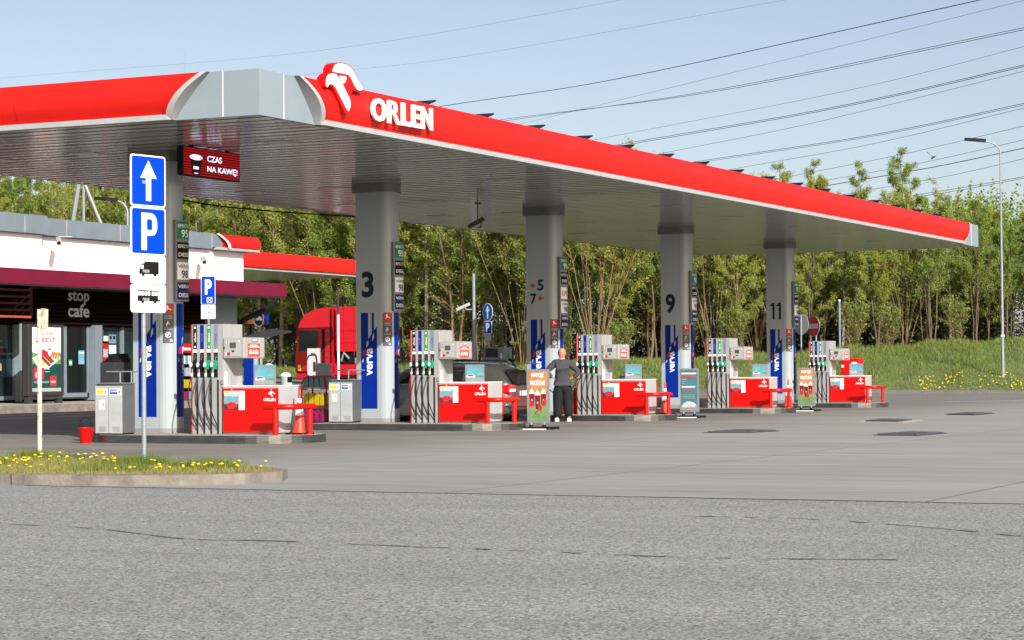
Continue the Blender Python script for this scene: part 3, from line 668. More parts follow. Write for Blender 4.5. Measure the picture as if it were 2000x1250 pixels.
# ================================================================= FUEL PUMP prototype
def make_pump():
    o=E('fuel_pump',(1.57,-.42,IZ),'x','fuel pump','fuel pumps'); Wd,D,H=.70,.62,1.98
    t=MB(); t.box(.012,Wd,0,D,0,H,PGREY)
    t.build('cabinet',o,bevel=.012)
    t=MB(); t.box(-.004,.012,-.004,D+.004,0,H-.004,REDP); t.build('red_trim',o)
    xs=[.085+.148*k for k in range(4)]
    strips=(BLKP,BLUEB,GREEN,SLATE)
    for k,x in enumerate(xs):
        t=MB(); M=MF(x-.04,-.0,0); t.rect(M,0,1.53,.082,1.97,.003,strips[k])
        if k in(0,2): t.text(M,'efecta',.025,1.66,.036,.17,.005,WHITE,.02,rot=True); t.disc(M,.041,1.92,.022,.005,WHITE,12); t.rect(M,.028,1.555,.058,1.59,.005,WHITE)
        else: t.text(M,'verva',.025,1.66,.036,.15,.005,mat('strip_letters',(.03,.10,.35),.4),.02,rot=True); t.rect(M,.014,1.78,.028,1.81,.005,REDP)
        t.rect(M,-.002,1.475,.084,1.525,.004,WHITE); t.build('fuel_label',o)
        t=MB(); t.rect(M,.0,1.02,.082,1.468,.003,BLKP); t.shape(M,[(0,1.30),(.05,1.27),(.05,1.44),(0,1.46)],.005,DGREY); t.build('nozzle_pocket',o)
        # hose groove
        t=MB(); t.rect(MF(x+.022,0,0),0,.0,.036,.98,.003,BLACK); t.rect(MF(x+.060,0,0),0,.0,.012,.98,.0035,MGREY); t.build('hose_groove',o)
        # nozzle
        nzm=NGREEN if k>=2 else BLKP
        t=MB(); cx=x-.02
        t.tube([(cx+.025,-.05,1.27),(cx+.055,-.045,1.34),(cx+.06,-.03,1.30)],.018,nzm,8)
        t.prism(lambda u,v,n:(cx+u,-.03-n,1.0+v),[(-.005,.18),(.055,.17),(.07,.24),(.062,.33),(.03,.33),(-.005,.27)],0,.05,nzm)
        nz=t.build('nozzle',o,smooth=40)
        t=MB(); t.lathe((0,0,0),[(.001,0),(.044,.003),(.050,.016),(.040,.030),(.001,.040)],ICE,14)
        g=t.build('hand_guard',nz,smooth=50); g.location=(cx-.012,-.075,1.245); g.rotation_euler=(R_(78),0,R_(-30))
        t=MB(); t.tube([(cx+.045,-.06,1.33),(cx+.062,-.07,1.38),(cx+.07,-.05,1.40)],.0085,CHROME,6); t.tube([(cx+.0,-.06,1.20),(cx-.002,-.065,1.09)],.007,CHROME,6); t.build('spout',nz)
        # hose
        t=MB(); x0=cx-.004; xe=x+.06; pp=[]
        for j in range(15):
            s=j/14
            pp.append((x0+ (xe-x0)*(s**2.2) -.035*math.sin(math.pi*s), -.075-.10*math.sin(math.pi*min(1,s*1.05))+.03*s, 1.06-.93*s+ .0))
        pp.append((xe+.002,-.02,.10)); t.tube(pp,.0115,BLACK,7); h=t.build('hose',o,smooth=60)
        t=MB(); t.tube([(x0,-.073,1.10),(x0-.002,-.078,1.045)],.016,WHITE,8)
        if k>=2: t.tube([(x0-.002,-.078,1.045),(x0-.006,-.09,.975)],.018,NGREEN,8)
        t.build('hose_collar',h)
    t=MB(); t.rect(MF(.655,0,0),0,.0,.03,.98,.003,BLACK); t.box(.645,.69,-.02,.0,.90,.98,MGREY); t.build('hose_groove',o)
    # right side details
    M=MR(Wd,0,0); t=MB(); t.rect(M,.02,.85,.11,1.12,.004,WHITE)
    for k in range(24): 
        z=.60+k*.035; t.rect(M,.22,z,.40,z+.012,.002,MGREY)
    t.rect(M,.44,.78,.58,1.12,.003,LGREY); t.rect(M,.115,.86,.120,1.4,.002,MGREY); t.build('side_vent',o)
    # terminal
    tm=MB(); tm.box(Wd,Wd+.45,-.03,.66,1.36,1.735,PGREY); tm=tm.build('payment_terminal',o,bevel=.02)
    t=MB(); M=MF(Wd,-.03,1.36); t.prism(M,rrect(.045,.035,.375,.335,.03),.0,.006,LGREY)
    t.build('front_panel',tm); t=MB(); t.rect(M,.15,.185,.28,.285,.009,mat('screen_grey',(.06,.065,.055),.2)); t.rect(M,.19,.115,.245,.145,.009,BLKP); t.rect(M,.055,.245,.105,.315,.009,SLATE)
    t.rect(M,.055,.055,.09,.105,.009,WHITE); t.rect(M,.092,.05,.155,.11,.009,REDP); t.rect(M,.335,.29,.362,.325,.009,ICE); t.disc(M,.03,.19,.018,.004,BLKP,8); t.build('screen',tm)
    M=MR(Wd+.45,-.01,1.36); t=MB(); t.rect(M,.10,.03,.50,.265,.003,ORNG); t.rect(M,.235,.285,.42,.35,.003,SLATE)
    t.rect(M,.26,.315,.39,.34,.005,WHITE)
    for z,a in((.225,.17),(.195,.12)):
        u=a
        while u<.60-a-.02: t.rect(M,u,z,u+.022,z+.018,.005,WHITE); u+=.03
    for c in(.19,.38):
        t.shape(M,[(c-.055,.085),(c-.055,.12),(c-.04,.128),(c-.025,.155),(c+.025,.155),(c+.04,.128),(c+.055,.12),(c+.055,.085)],.005,WHITE); t.shape(M,[(c-.028,.125),(c-.018,.145),(c+.018,.145),(c+.028,.125)],.006,ORNG)
        for s in(-.035,.035): t.rect(M,c+s-.01,.07,c+s+.01,.085,.005,WHITE)
    t.rect(M,.275,.08,.298,.15,.005,WHITE); t.disc(M,.287,.10,.02,.0055,WHITE,10); t.build('orange_sticker',tm)
    return o
pump=make_pump()
PL=['white fuel pump with terminal number 1, nearest the camera','white fuel pump with terminal number 3, beside the grey car','white fuel pump just right of the man with his hands on his hips','white fuel pump between the columns marked 9 and 11','white fuel pump in front of the no entry sign, farthest along the row']
PN=['1','3','5','9','11']
for i,y in enumerate(YS):
    if i==0: p=pump; p['label']=PL[0]
    else: p=dup(pump,(1.57,y-.42,IZ),PL[i])
    t=MB(); M=MF(.70,-.03,1.36); t.text(M,PN[i],.068 if len(PN[i])<2 else .062,.258,.024 if len(PN[i])<2 else .036,.045,.011,WHITE,.03); t.build('pump_number',p)
# ================================================================= RED CABINETS
cab=E('island_cabinet',(2.25,-.44,IZ),'x','cabinet','red island cabinets'); Wc,Dc,Hc=1.19,.65,.86
t=MB(); t.box(0,Wc,0,Dc,.03,Hc,LGREY); t.box(.03,Wc-.03,.02,Dc-.02,0,.03,MGREY); t.build('body',cab,bevel=.01)
t=MB(); t.box(-.006,Wc+.006,-.006,Dc+.006,Hc,Hc+.012,WHITE); t.build('lid',cab)
t=MB(); t.prism(MF(0,0,0),[(.012,.04),(Wc-.012,.04),(Wc-.012,Hc-.035),(.012,Hc-.035)],0,.006,REDP)
t.build('red_door',cab); t=MB(); t.box(Wc-.004,Wc+.003,Dc,Dc+.03,.05,Hc-.03,REDP); t.build('rear_red_door',cab)
t=MB(); M=MF(0,-.006,0); t.text(M,'ORLEN',.87,.595,.25,.055,.003,WHITE,.025); emblem(t,M,.965,.665,.125,WHITE,.003,sx=.95); t.disc(M,.20,.80,.010,.003,WHITE,8); t.disc(M,1.03,.80,.010,.003,WHITE,8); t.build('white_lettering',cab)
t=MB()
t.rect(M,.04,.44,.34,.78,.002,SKYP); t.rect(M,.04,.72,.34,.775,.004,WHITE); t.text(M,'PROMOCJA',.05,.675,.28,.035,.005,WHITE,.03); t.rect(M,.04,.44,.34,.545,.004,PDK)
for u,v,r in((.12,.53,.035),(.18,.55,.04),(.25,.54,.042),(.29,.52,.03),(.15,.49,.03),(.22,.49,.035)): t.disc(M,u,v,r,.005+u*.002,PRD,10)
t.text(M,'35',.14,.50,.12,.075,.0065,PRD,.025); t.rect(M,.06,.73,.16,.765,.005,YELS); t.build('promotion_poster',cab)
t=MB(); t.rect(M,.35,.44,.475,.78,.003,WHITE)
for k in range(7): t.rect(M,.365,.48+k*.042,.44,.487+k*.042,.004,LGREY)
t.build('price_sheet',cab)
BL=['red cabinet with white lettering on the nearest island, a traffic cone at its right end','red cabinet with white lettering in front of the grey car','red cabinet with white lettering on the island beside the man','red cabinet with white lettering between the columns marked 9 and 11','red cabinet with white lettering in front of the grass bank, last in the row']
for i,y in enumerate(YS):
    if i: dup(cab,(2.25,y-.44,IZ),BL[i])
    else: cab['label']=BL[0]
# framed car pictures on the cabinets
fr=E('framed_advert',(2.80,-.26,IZ+Hc+.012),'x','advert frame','framed adverts on the cabinets')
M=MF(0,0,0); t=MB(); t.prism(M,rrect(0,0,.44,.37,.012),-.03,0,GALV); t.build('frame',fr)
t=MB(); t.rect(M,.02,.02,.42,.35,.004,SKYP); t.shape(M,[(.02,.02),(.42,.02),(.42,.09),(.02,.12)],.005,mat('poster_road',(.22,.24,.27),.5,var=.2,scale=9)); t.shape(M,[(.25,.10),(.32,.135),(.42,.13),(.42,.09)],.006,PHILL)
t.shape(M,[(.02,.12),(.06,.15),(.12,.17),(.2,.155),(.25,.12),(.24,.095),(.04,.09)],.007,mat('poster_car',(.55,.50,.53),.4,var=.5,scale=22)); t.shape(M,[(.06,.135),(.12,.155),(.19,.145),(.2,.13),(.07,.12)],.008,PDK)
for u in(.04,.30):
    for k in range(3): t.rect(M,u,.325-.018*k,u+.09,.331-.018*k,.006,mat('poster_text_red',(.55,.12,.14),.5) if k else SLATE)
t.build('picture',fr)
FL=['framed car picture on the nearest red cabinet','framed car picture on the red cabinet in front of the grey car','framed car picture on the red cabinet beside the man','framed car picture on the red cabinet between columns 9 and 11','framed car picture on the farthest red cabinet']
for i,y in enumerate(YS):
    if i: dup(fr,(2.80+(.06 if i>2 else 0),y-.26,IZ+Hc+.012),FL[i])
    else: fr['label']=FL[0]
# ================================================================= GUARD RAILS
gr=E('guard_rail',(3.62,-.86,IZ),'x','guard rail','red tubular guard rails')
P=[(-.24,0,.50),(-.2,0,.50),(.08,0,.50)]
for k in range(7): a=R_(-90+15*k); P.append((.08+.24*math.cos(a)*1.0,.24+.24*math.sin(a),.50))
P+=[(.32,.55,.50),(.32,.78,.50)]
t=MB(); t.tube(P,.05,REDP,14); t.build('rail',gr,smooth=50)
for x,y in((0,0),(.30,.66)):
    t=MB(); t.tube([(x,y,0),(x,y,.48)],.05,REDP,14); t.build('post',gr,smooth=50)
GL=['red tubular guard rail on the nearest island','red tubular guard rail in front of the grey car','red tubular guard rail on the island beside the man','red tubular guard rail on the island of the column marked 9','red tubular guard rail at the farthest island, against the grass bank']
for i,y in enumerate(YS):
    if i: dup(gr,(3.62,y-.86,IZ),GL[i])
    else: gr['label']=GL[0]
# ================================================================= CONES
cn=E('traffic_cone',(3.68,-.15,IZ),'x','traffic cone','traffic cones on the islands')
t=MB(); t.prism(UP,rrect(-.2,-.2,.2,.2,.05),0,.035,BLKP); t.build('base',cn)
def cr(z): return .125-.105*z/.70
t=MB(); t.lathe((0,0,0),[(.15,.035),(.145,.05),(cr(.1),.1),(cr(.3),.34)],CONEO,20); t.lathe((0,0,0),[(cr(.42),.46),(cr(.55),.57)],CONEO,20); t.lathe((0,0,0),[(cr(.62),.64),(.018,.80),(.0,.805)],CONEO,20); t.build('cone',cn,smooth=50)
t=MB(); t.lathe((0,0,0),[(cr(.3)+.001,.34),(cr(.42)+.001,.46)],WHITE,20); t.lathe((0,0,0),[(cr(.55),.57),(cr(.62),.64)],WHITE,20); t.build('reflective_band',cn,smooth=50)
cn['label']='orange and white traffic cone at the end of the nearest island, beside the guard rail'
dup(cn,(3.70,YS[2]+.15,IZ),'orange and white traffic cone beside the guard rail on the island near the man')
dup(cn,(3.75,YS[3]+.25,IZ),'orange and white traffic cone beside the column marked 11')
# ================================================================= WASTE BINS
def make_bin(full=True):
    o=E('recycling_station',(-.06,-1.10,IZ),'x','waste bins','grey waste bin cabinets'); Wb,Db,Hb=.60,.42,.94
    t=MB(); t.box(0.02,Wb-.02,.02,Db,0.03,Hb-.02,mat('bin_dark_side',(.075,.082,.09),.5,var=.1)); t.box(0.03,Wb-.03,.03,Db-.01,0,.03,BLKP); t.box(.0,Wb,.0,Db+.01,Hb-.02,Hb,GREYM); t.build('housing',o,bevel=.006)
    for k,(u,c) in enumerate(((.012,YELS),(.31,SIGNB))):
        t=MB(); M=MF(u,.015,0); t.prism(M,[(0,.03),(.28,.03),(.28,Hb-.06),(0,Hb-.06)],-.005,.015,mat('bin_door_grey',(.33,.36,.37),.45,var=.1,scale=4)); d=t.build('door',o,bevel=.006)
        t=MB(); t.rect(M,.02,.72,.27,.83,.018,WHITE); t.rect(M,.03,.735,.19,.82,.020,c)
        if k: t.text(M,'PAPIER',.05,.77,.14,.03,.022,WHITE,.03)
        else: t.rect(M,.05,.775,.18,.785,.022,SLATE)
        t.disc(M,.23,.775,.022,.020,PGRN2,10)
        if k==0: t.rect(M,.08,.46,.21,.63,.018,PCRM); t.disc(M,.15,.58,.022,.020,PRD,10); t.disc(M,.15,.58,.014,.021,PCRM,10); t.rect(M,.175,.52,.19,.57,.020,PRD)
        for j in range(7): t.rect(M,.08,.06+.014*j,.24,.066+.014*j,.017,MGREY)
        t.build('label_plate',d)
    if full:
        t=MB(); t.tube([(.0,.36,Hb+.20),(Wb+.1,.36,Hb+.20)],.013,GALV,8); t.tube([(.30,.36,Hb),(.30,.36,Hb+.2)],.013,GALV,8); t.tube([(Wb-.05,.36,Hb),(Wb-.05,.36,Hb+.2)],.013,GALV,8); t.build('top_rail',o)
    return o
wb=make_bin(); wb['label']='grey twin waste bin cabinet on the nearest island, beside the red bucket'
b2=dup(wb,(-.45,YS[1]-.45,IZ),'grey twin waste bin cabinet left of the column marked 3')
b3=dup(wb,(-1.15,YS[3]-.45,IZ),'grey twin waste bin cabinet half hidden behind the red cabinet beside the man')
b4=dup(wb,(-15.9,14.75,.42),'grey twin waste bin cabinet on the store pavement at the left edge')
for ch in list(b4.children):
    pass
b4.rotation_euler=(0,0,0)
t=MB(); t.box(-.5,-.12,.3,.35,.94+.08,.94+.36,GREYM); t.build('side_plate',b2)
o=E('cardboard_box',(-15.7,14.95,.42+.94),'brown cardboard boxes on top of the waste bins at the left edge','box')
t=MB(); t.box(.0,.22,0,.2,0,.2,BEIGE); t.build('carton',o); t=MB(); t.box(.25,.5,.02,.2,0,.18,BEIGE); t.build('carton',o)
# charcoal box with slanted lid behind bins
o=E('supply_box',(-.86,.15,0),'charcoal box with a slanted lid behind the nearest waste bins','box')
t=MB(); t.box(0,.34,0,.5,0,1.46,DGREY); t.build('body',o,bevel=.01); t=MB(); t.prism(lambda u,v,n:(u,n,v),[(.06,1.46),(.34,1.46),(.28,1.62)],0,.5,BLKP); t.build('slanted_lid',o)
# bucket
o=E('bucket',(-.02,-1.42,.0),'red plastic bucket with a dark handle at the end of the nearest island','bucket')
t=MB(); t.lathe((0,0,0),[(.095,0),(.10,.01),(.145,.27),(.152,.28),(.14,.281),(.095,.02)],REDP,20); t.build('pail',o,smooth=50)
t=MB(); t.tube([(-.145,0,.27),(-.11,-.02,.40),(.02,-.03,.47),(.11,-.02,.42),(.145,0,.27)],.006,BLKP,6); t.build('handle',o)
# jug rack
o=E('jug_rack',(-1.25,8.05,0),'dark red wire rack holding rows of blue, yellow and pink jugs','display rack')
t=MB()
for x in(0,.62):
    P=[(x*1.0,0,.02),(x,0,.78)]+[(x*1.0+ (0 if x else 1)*.18*(1-math.cos(R_(a)))*1.0,0,.98+.17*math.sin(R_(a))) for a in(0,30,60,90)]
    t.tube(P,.018,REDD,8)
t.tube([(.18,0,1.15),(.75,0,1.15)],.018,REDD,8)
for x in(0,.62,):
    t.tube([(x,.45,.02),(x,.45,1.15)],.018,REDD,8)
for z in(.12,.50,.88):
    t.tube([(0,0,z),(.75,0,z)],.012,REDD,6); t.tube([(0,.45,z),(.75,.45,z)],.012,REDD,6); t.tube([(0,0,z),(0,.45,z)],.012,REDD,6)
t.build('frame',o,smooth=50)
def jug(mb,x,y,z,m,h=.25,w=.075,d=.11):
    mb.prism(lambda u,v,n:(x+u,y+n,z+v),[(-w,0),(w,0),(w,h*.62),(w*.55,h*.88),(w*.3,h*.9),(w*.3,h),(-w*.3,h),(-w*.3,h*.9),(-w*.75,h*.86),(-w,h*.65)],-d,d,m)
for lv,(z,m,nm,k) in enumerate(((.52-.36,PINK,'pink',4),(.52,YEL,'yellow',5),(.90,JUGB,'dark blue',5))):
    for j in range(k):
        jo=E('jug',(-1.25+.08+j*.14+(.04 if j>3 else .02),8.16,z),nm+' plastic jug standing on the dark red rack, one of a row','jug',nm+' jugs on the rack')
        t=MB(); jug(t,0,0,0,m,.26,.058,.12); t.build('bottle',jo,bevel=.012); t=MB(); t.lathe((0,0,.26),[(.018,0),(.018,.02)],BLKP,8); t.build('cap',jo)
# ================================================================= PAVEMENT SIGNS
def aframe(loc,label,kind,rz=0.):
    o=E('pavement_sign',loc,label,'pavement sign','pavement signs',rz)
    t=MB(); M=lambda u,v,n:(u,-n-.02*v,v); w=.52
    t.prism(M,rrect(0,.14,w,1.27,.02),-.03,0,GALV); t.build('frame',o,bevel=.004)
    t=MB()
    if kind:
        for k in range(12):
            a=k/12; 
            t.rect(M,.04,.18+a*1.05,w-.04,.18+(a+1/12)*1.05,.003,PGRN2 if k<5 else PPEACH)
        t.text(M,'NAPOJE',.12,1.08,.28,.11,.006,WHITE,.025); t.text(M,'MROŻONE',.09,.93,.34,.13,.006,WHITE,.025)
        for cx,z0,h in((.12,.50,.25),(.39,.50,.25),(.25,.42,.30)):
            t.shape(M,[(cx-.045,z0),(cx+.045,z0),(cx+.062,z0+h),(cx-.062,z0+h)],.006,PMAR); t.shape(M,[(cx-.065,z0+h),(cx+.065,z0+h),(cx+.05,z0+h+.05),(cx,z0+h+.12),(cx-.05,z0+h+.05)],.007,PCRM); t.rect(M,cx-.018,z0+h*.4,cx+.018,z0+h*.55,.008,LGREY)
        for u,v in((.06,.48),(.36,.50),(.26,.40)): t.rect(M,u,v,u+.09,v+.11,.009,PRD)
        for k in range(16): u=.08+rnd.random()*.36; v=.30+rnd.random()*.12; t.rect(M,u,v,u+.02,v+.018,.006,PMEAT)
    else:
        t.rect(M,.04,.18,w-.04,1.23,.003,TEAL); t.rect(M,.06,1.12,w-.06,1.155,.005,WHITE); t.rect(M,.07,1.05,w-.08,1.08,.005,PRD)
        for k,v in enumerate((.98,.93,.88)): t.rect(M,.07,v,.20-.02*k,v+.012,.005,LGREY)
        t.rect(M,.06,.78,w-.09,.81,.005,WHITE); t.rect(M,.07,.72,.34,.745,.005,PRD); t.rect(M,.24,.66,.40,.685,.005,PRD)
        for v in(.58,.54,.50): t.rect(M,.08,v,w-.1,v+.01,.005,LGREY)
        t.rect(M,.04,.18,w-.04,.32,.005,mat('poster_road',(.22,.24,.27))); t.shape(M,[(.06,.30),(.12,.38),(.22,.42),(.36,.40),(.45,.35),(.42,.27),(.08,.26)],.007,mat('poster_car',(.5,.5,.5)))
    t.build('poster',o)
    t=MB(); 
    for u in(.10,.40): t.tube([(u,0,.14),(u,-.02,.04)],.018,GALV,8); t.lathe((u,-.02,0),[(.045,0),(.045,.08),(.02,.10)],BLKP,10)
    t.build('spring_foot',o)
    t=MB(); t.prism(UP,rrect(-.05,-.25,.62,.30,.04),0,.05,BLKP); t.box(.02,.56,-.30,-.26,0,.02,WHITE); t.build('base_plate',o)
    return o
aframe((4.0,8.55,0),'pavement sign with a peach and green drinks poster, left of the man',1)
aframe((3.02,19.75,0),'teal pavement sign in front of the column marked 9',0)
aframe((3.22,28.6,0),'peach and green drinks pavement sign right of the column marked 11',1)
# ================================================================= LED SCREEN
LRED=mat('led_red_strip',(.05,.0,.0),.6,emit=(.62,.0,.008,.30)); LBLK=mat('led_off',(.01,.002,.002),.6,emit=(.04,0,0,.2)); LWHT=mat('led_white',(.2,.2,.3),.5,emit=(.75,.78,1.,.85))
o=E('led_screen',(1.67,-.81,4.80),'black boxed red LED screen under the canopy reading CZAS NA KAWĘ','LED screen')
t=MB(); t.box(-.12,0,0,1.88,0,.53,BLKP); t.build('casing',o,bevel=.006); t=MB(); M=MR(0,0,0); t.rect(M,.02,.015,1.86,.515,.004,LBLK)
for k in range(11): t.rect(M,.02,.024+k*.0455,1.86,.024+k*.0455+.026,.0055,LRED)
t.build('display',o)
t=MB()
t.text(M,'CZAS',.78,.295,.48,.11,.0065,LWHT,.02); t.text(M,'NA KAWĘ!',.78,.085,1.0,.135,.0065,LWHT,.02)
t.build('lit_message',o)
t=MB(); t.disc(M,.42,.345,.21,.0066,LWHT,20,.05); t.shape(M,[(.24,.31),(.60,.31),(.56,.03),(.29,.03)],.006,LBLK); t.rect(M,.33,.13,.50,.18,.007,LWHT); t.rect(M,.36,.05,.48,.065,.007,LWHT)
for k in range(3): t.rect(M,.2,.322+k*.02,.64,.329+k*.02,.0072,LRED)
t.build('lit_cup',o)
t=MB(); t.box(-.09,-.03,.3,.38,.53,.55,BLKP); t.box(-.09,-.03,1.5,1.58,.53,.55,BLKP); t.build('hanger',o)
# camera under canopy
def cctv(name,loc,label,mt,rz,kind='drop',L=.34,tilt=-25):
    o=E('security_camera',loc,label,'security camera',None,rz)
    if kind=='wall': o.scale=(1.35,1.35,1.35)
    t=MB()
    t.prism(lambda u,v,n:(n,u,v),rrect(-.055,-.05,.055,.055,.02),-L*.55,L*.45,mt); h=t.build('housing',o,smooth=40); h.rotation_euler=(0,R_(-tilt),0)
    t=MB(); t.lathe((0,0,0),[(.04,0),(.04,.02)],BLKP,12); ln=t.build('lens',h); ln.location=(L*.45,0,0); ln.rotation_euler=(0,R_(90),0)
    t=MB()
    if kind=='drop': t.tube([(-.05,0,-.12),(-.12,0,-.10),(-.14,0,0),(-.05,0,.07),(-.05,0,.48)],.014,mt,8); t.box(-.12,.02,-.07,.07,.47,.49,mt)
    elif kind=='wall': t.tube([(-.1,0,.02),(-.1,.0,.10),(-.1,.30,.10)],.014,mt,8)
    else: t.tube([(-.1,0,-.02),(-.12,0,-.08),(-.42,0,-.08)],.02,mt,8)
    t.build('bracket',o); return o
DBR=mat('brown_camera',(.06,.045,.035),.5)
cctv('c',(-.25,14.6,4.86),'dark brown security camera hanging under the canopy',DBR,R_(200),'drop',.42,-28)
# ================================================================= PARKING SIGN POST
sg=E('parking_signpost',(8.34,-11.47,.10),'tall grey signpost with blue arrow and P plates above white lorry and bus plates','sign post',rz=R_(82))
t=MB(); t.tube([(0,0,0),(0,0,3.80)],.03,GALV,12); t.build('pole',sg,smooth=50)
M=MF(-.25,-.04,0)
def plate(z0,z1,m,border=True):
    t=MB(); t.prism(M,rrect(-.01,z0,.61,z1,.035),-.012,0,WHITE if border else WHITE); 
    if m: t.shape(M,rrect(.008,z0+.018,.592,z1-.018,.03),.003,m)
    return t
p=plate(3.20,3.835,SIGNB); p.shape(M,[(.255,3.27),(.345,3.27),(.345,3.55),(.445,3.55),(.30,3.77),(.155,3.55),(.255,3.55)],.006,WHITE); p.build('arrow_plate',sg)
p=plate(2.60,3.19,SIGNB); 
PP=[(.17,2.66),(.265,2.66),(.265,2.84),(.35,2.84),(.40,2.855),(.435,2.885),(.45,2.93),(.45,3.02),(.43,3.07),(.40,3.10),(.35,3.12),(.17,3.12)]
p.shape(M,PP,.006,WHITE); p.shape(M,rrect(.265,2.91,.36,3.045,.02),.009,SIGNB); p.build('parking_plate',sg)
p=plate(2.245,2.59,None); p.shape(M,[(.13,2.40),(.155,2.47),(.175,2.495),(.22,2.495),(.22,2.52),(.48,2.52),(.48,2.365),(.13,2.365)],.004,BLKP); p.shape(M,[(.155,2.43),(.17,2.475),(.205,2.475),(.205,2.43)],.006,WHITE)
for u in(.20,.41): p.disc(M,u,2.365,.028,.005,BLKP,14)
p.build('lorry_plate',sg)
p=plate(1.89,2.235,None); p.shape(M,[(.10,2.03),(.50,2.03),(.505,2.08),(.49,2.155),(.47,2.165),(.10,2.165)],.004,BLKP)
for u0,u1 in((.108,.155),(.163,.21),(.218,.265),(.273,.32),(.332,.345),(.353,.40),(.408,.455)): p.rect(M,u0+.004,2.10,u1-.004,2.150,.006,WHITE)
p.shape(M,[(.463,2.05),(.495,2.05),(.498,2.08),(.485,2.15),(.463,2.15)],.006,WHITE)
for u in(.19,.41): p.disc(M,u,2.03,.027,.005,BLKP,14)
p.build('bus_plate',sg)
t=MB()
for z in(3.5,2.9,2.4,2.05): t.box(-.06,.06,-.045,.03,z-.02,z+.02,GALV)
t.build('clamp',sg)
# rusty post
o=E('rusty_post',(5.5,-9.86,.1),'short rusty off-white post with a small bent plate at its top, on the verge','post'); k=1.04
t=MB(); t.tube([(0,0,0),(.0,0,2.02)],.032,RUST,10); t.build('pole',o,smooth=50); t=MB(); t.prism(MF(.035,0,0),[(0,1.74),(.10,1.76),(.105,2.02),(0,2.03)],-.01,.012,RUST); t.build('top_plate',o)
# disabled parking sign (in front of store)
o=E('small_parking_sign',(-10.1,17.7,G(-10.1)),'small blue P sign with a white wheelchair plate, above the nearest pump','parking sign',rz=R_(20))
t=MB(); t.tube([(0,0,0),(0,0,3.75)],.028,GALV,8); t.build('pole',o); M=MF(-.2,-.035,0)
t=MB(); t.prism(M,rrect(0,2.98,.40,3.76,.02),-.01,0,WHITE); t.shape(M,rrect(.012,2.99,.388,3.748,.02),.003,SIGNB); t.text(M,'P',.11,3.25,.19,.42,.006,WHITE,.045); 
for a,b in(((.17,3.03),(.31,3.03)),((.31,3.03),(.31,3.17)),((.31,3.17),(.17,3.17)),((.17,3.17),(.17,3.03)),((.17,3.03),(.31,3.17)),((.17,3.17),(.31,3.03))):
    d=Vector((b[0]-a[0],b[1]-a[1])).normalized()*.006; q=(-d.y,d.x); t.shape(M,[(a[0]+q[0],a[1]+q[1]),(b[0]+q[0],b[1]+q[1]),(b[0]-q[0],b[1]-q[1]),(a[0]-q[0],a[1]-q[1])],.006,WHITE)
t.build('parking_plate',o)
t=MB(); t.prism(M,rrect(0,2.58,.40,2.96,.02),-.01,0,WHITE); t.disc(M,.20,2.90,.022,.004,BLKP,10)
for a in range(4,20):
    a0,a1=R_(18*a-250),R_(18*a-232); t.shape(M,[(.20+r*math.cos(x),2.69+r*math.sin(x)) for r,x in((.065,a0),(.065,a1),(.08,a1),(.08,a0))],.004,BLKP)
t.shape(M,[(.19,2.86),(.205,2.86),(.215,2.76),(.26,2.76),(.285,2.68),(.27,2.675),(.25,2.745),(.20,2.745)],.005,BLKP); t.build('wheelchair_plate',o)
# arrow + P sign beyond
o=E('arrow_signpost',(-9.7,34.2,G(-9.7)),'round blue arrow sign over a small P plate in front of the trees','sign post',rz=R_(-29))
t=MB(); t.tube([(0,0,0),(0,0,3.3)],.03,GALV,8); t.build('pole',o)
circ=lambda r,cz,k=28: [(r*math.cos(2*math.pi*i/k),cz+r*math.sin(2*math.pi*i/k)) for i in range(k)]
M=MF(0,-.04,0); t=MB(); t.prism(M,circ(.30,3.10),-.01,0,WHITE); t.shape(M,circ(.285,3.10),.003,SIGNB2); t.shape(M,[(-.04,2.88),(.04,2.88),(.04,3.13),(.12,3.13),(0,3.33),(-.12,3.13),(-.04,3.13)],.005,WHITE); t.build('arrow_plate',o)
t=MB(); t.prism(M,rrect(-.23,2.36,.23,2.79,.02),-.01,0,WHITE); t.shape(M,rrect(-.215,2.375,.215,2.775,.02),.003,SIGNB); t.text(M,'P',-.11,2.42,.22,.31,.005,WHITE,.045); t.build('parking_plate',o)
t=MB(); t.prism(M,rrect(-.19,2.13,.19,2.34,.02),-.01,0,LGREY); t.build('lower_plate',o)
# camera pole beyond
o=E('camera_pole',(-9.35,32.4,G(-9.35)),'slim galvanised pole standing behind the island marked 3','pole'); t=MB(); t.tube([(0,0,0),(0,0,4.35)],[.075,.05],GALV,10); t.build('mast',o,smooth=50)
cctv('c',(-9.70,32.25,3.38),'white security camera on the slim pole behind the island marked 3',LGREY,R_(207),'side',.5,-24)
# no entry sign + reverse of a round sign
o=E('no_entry_sign',(-3.2,49.5,.05),'round red no entry sign with a white bar behind the farthest pump','road sign',rz=R_(-36))
t=MB(); t.tube([(.12,.04,0),(.12,.04,3.2)],.03,GALV,8); t.build('pole',o); M=MF(0,0,0)
t=MB(); t.prism(M,circ(.405,2.84),-.012,0,LGREY); t.shape(M,circ(.39,2.84),.003,mat('sign_dark_red',(.28,.010,.022),.5)); t.rect(M,-.33,2.75,.33,2.94,.006,LGREY); t.build('disc',o)
o=E('round_sign_back',(-2.65,46.4,.05),'pale grey back of a round road sign beside the column marked 11','road sign',rz=R_(-30)); M=MF(0,0,0)
t=MB(); t.tube([(.02,-.03,0),(.02,-.03,3.2)],.03,GALV,8); t.build('pole',o); t=MB(); t.prism(M,circ(.40,2.86),-.015,0,LGREY); t.build('disc',o)
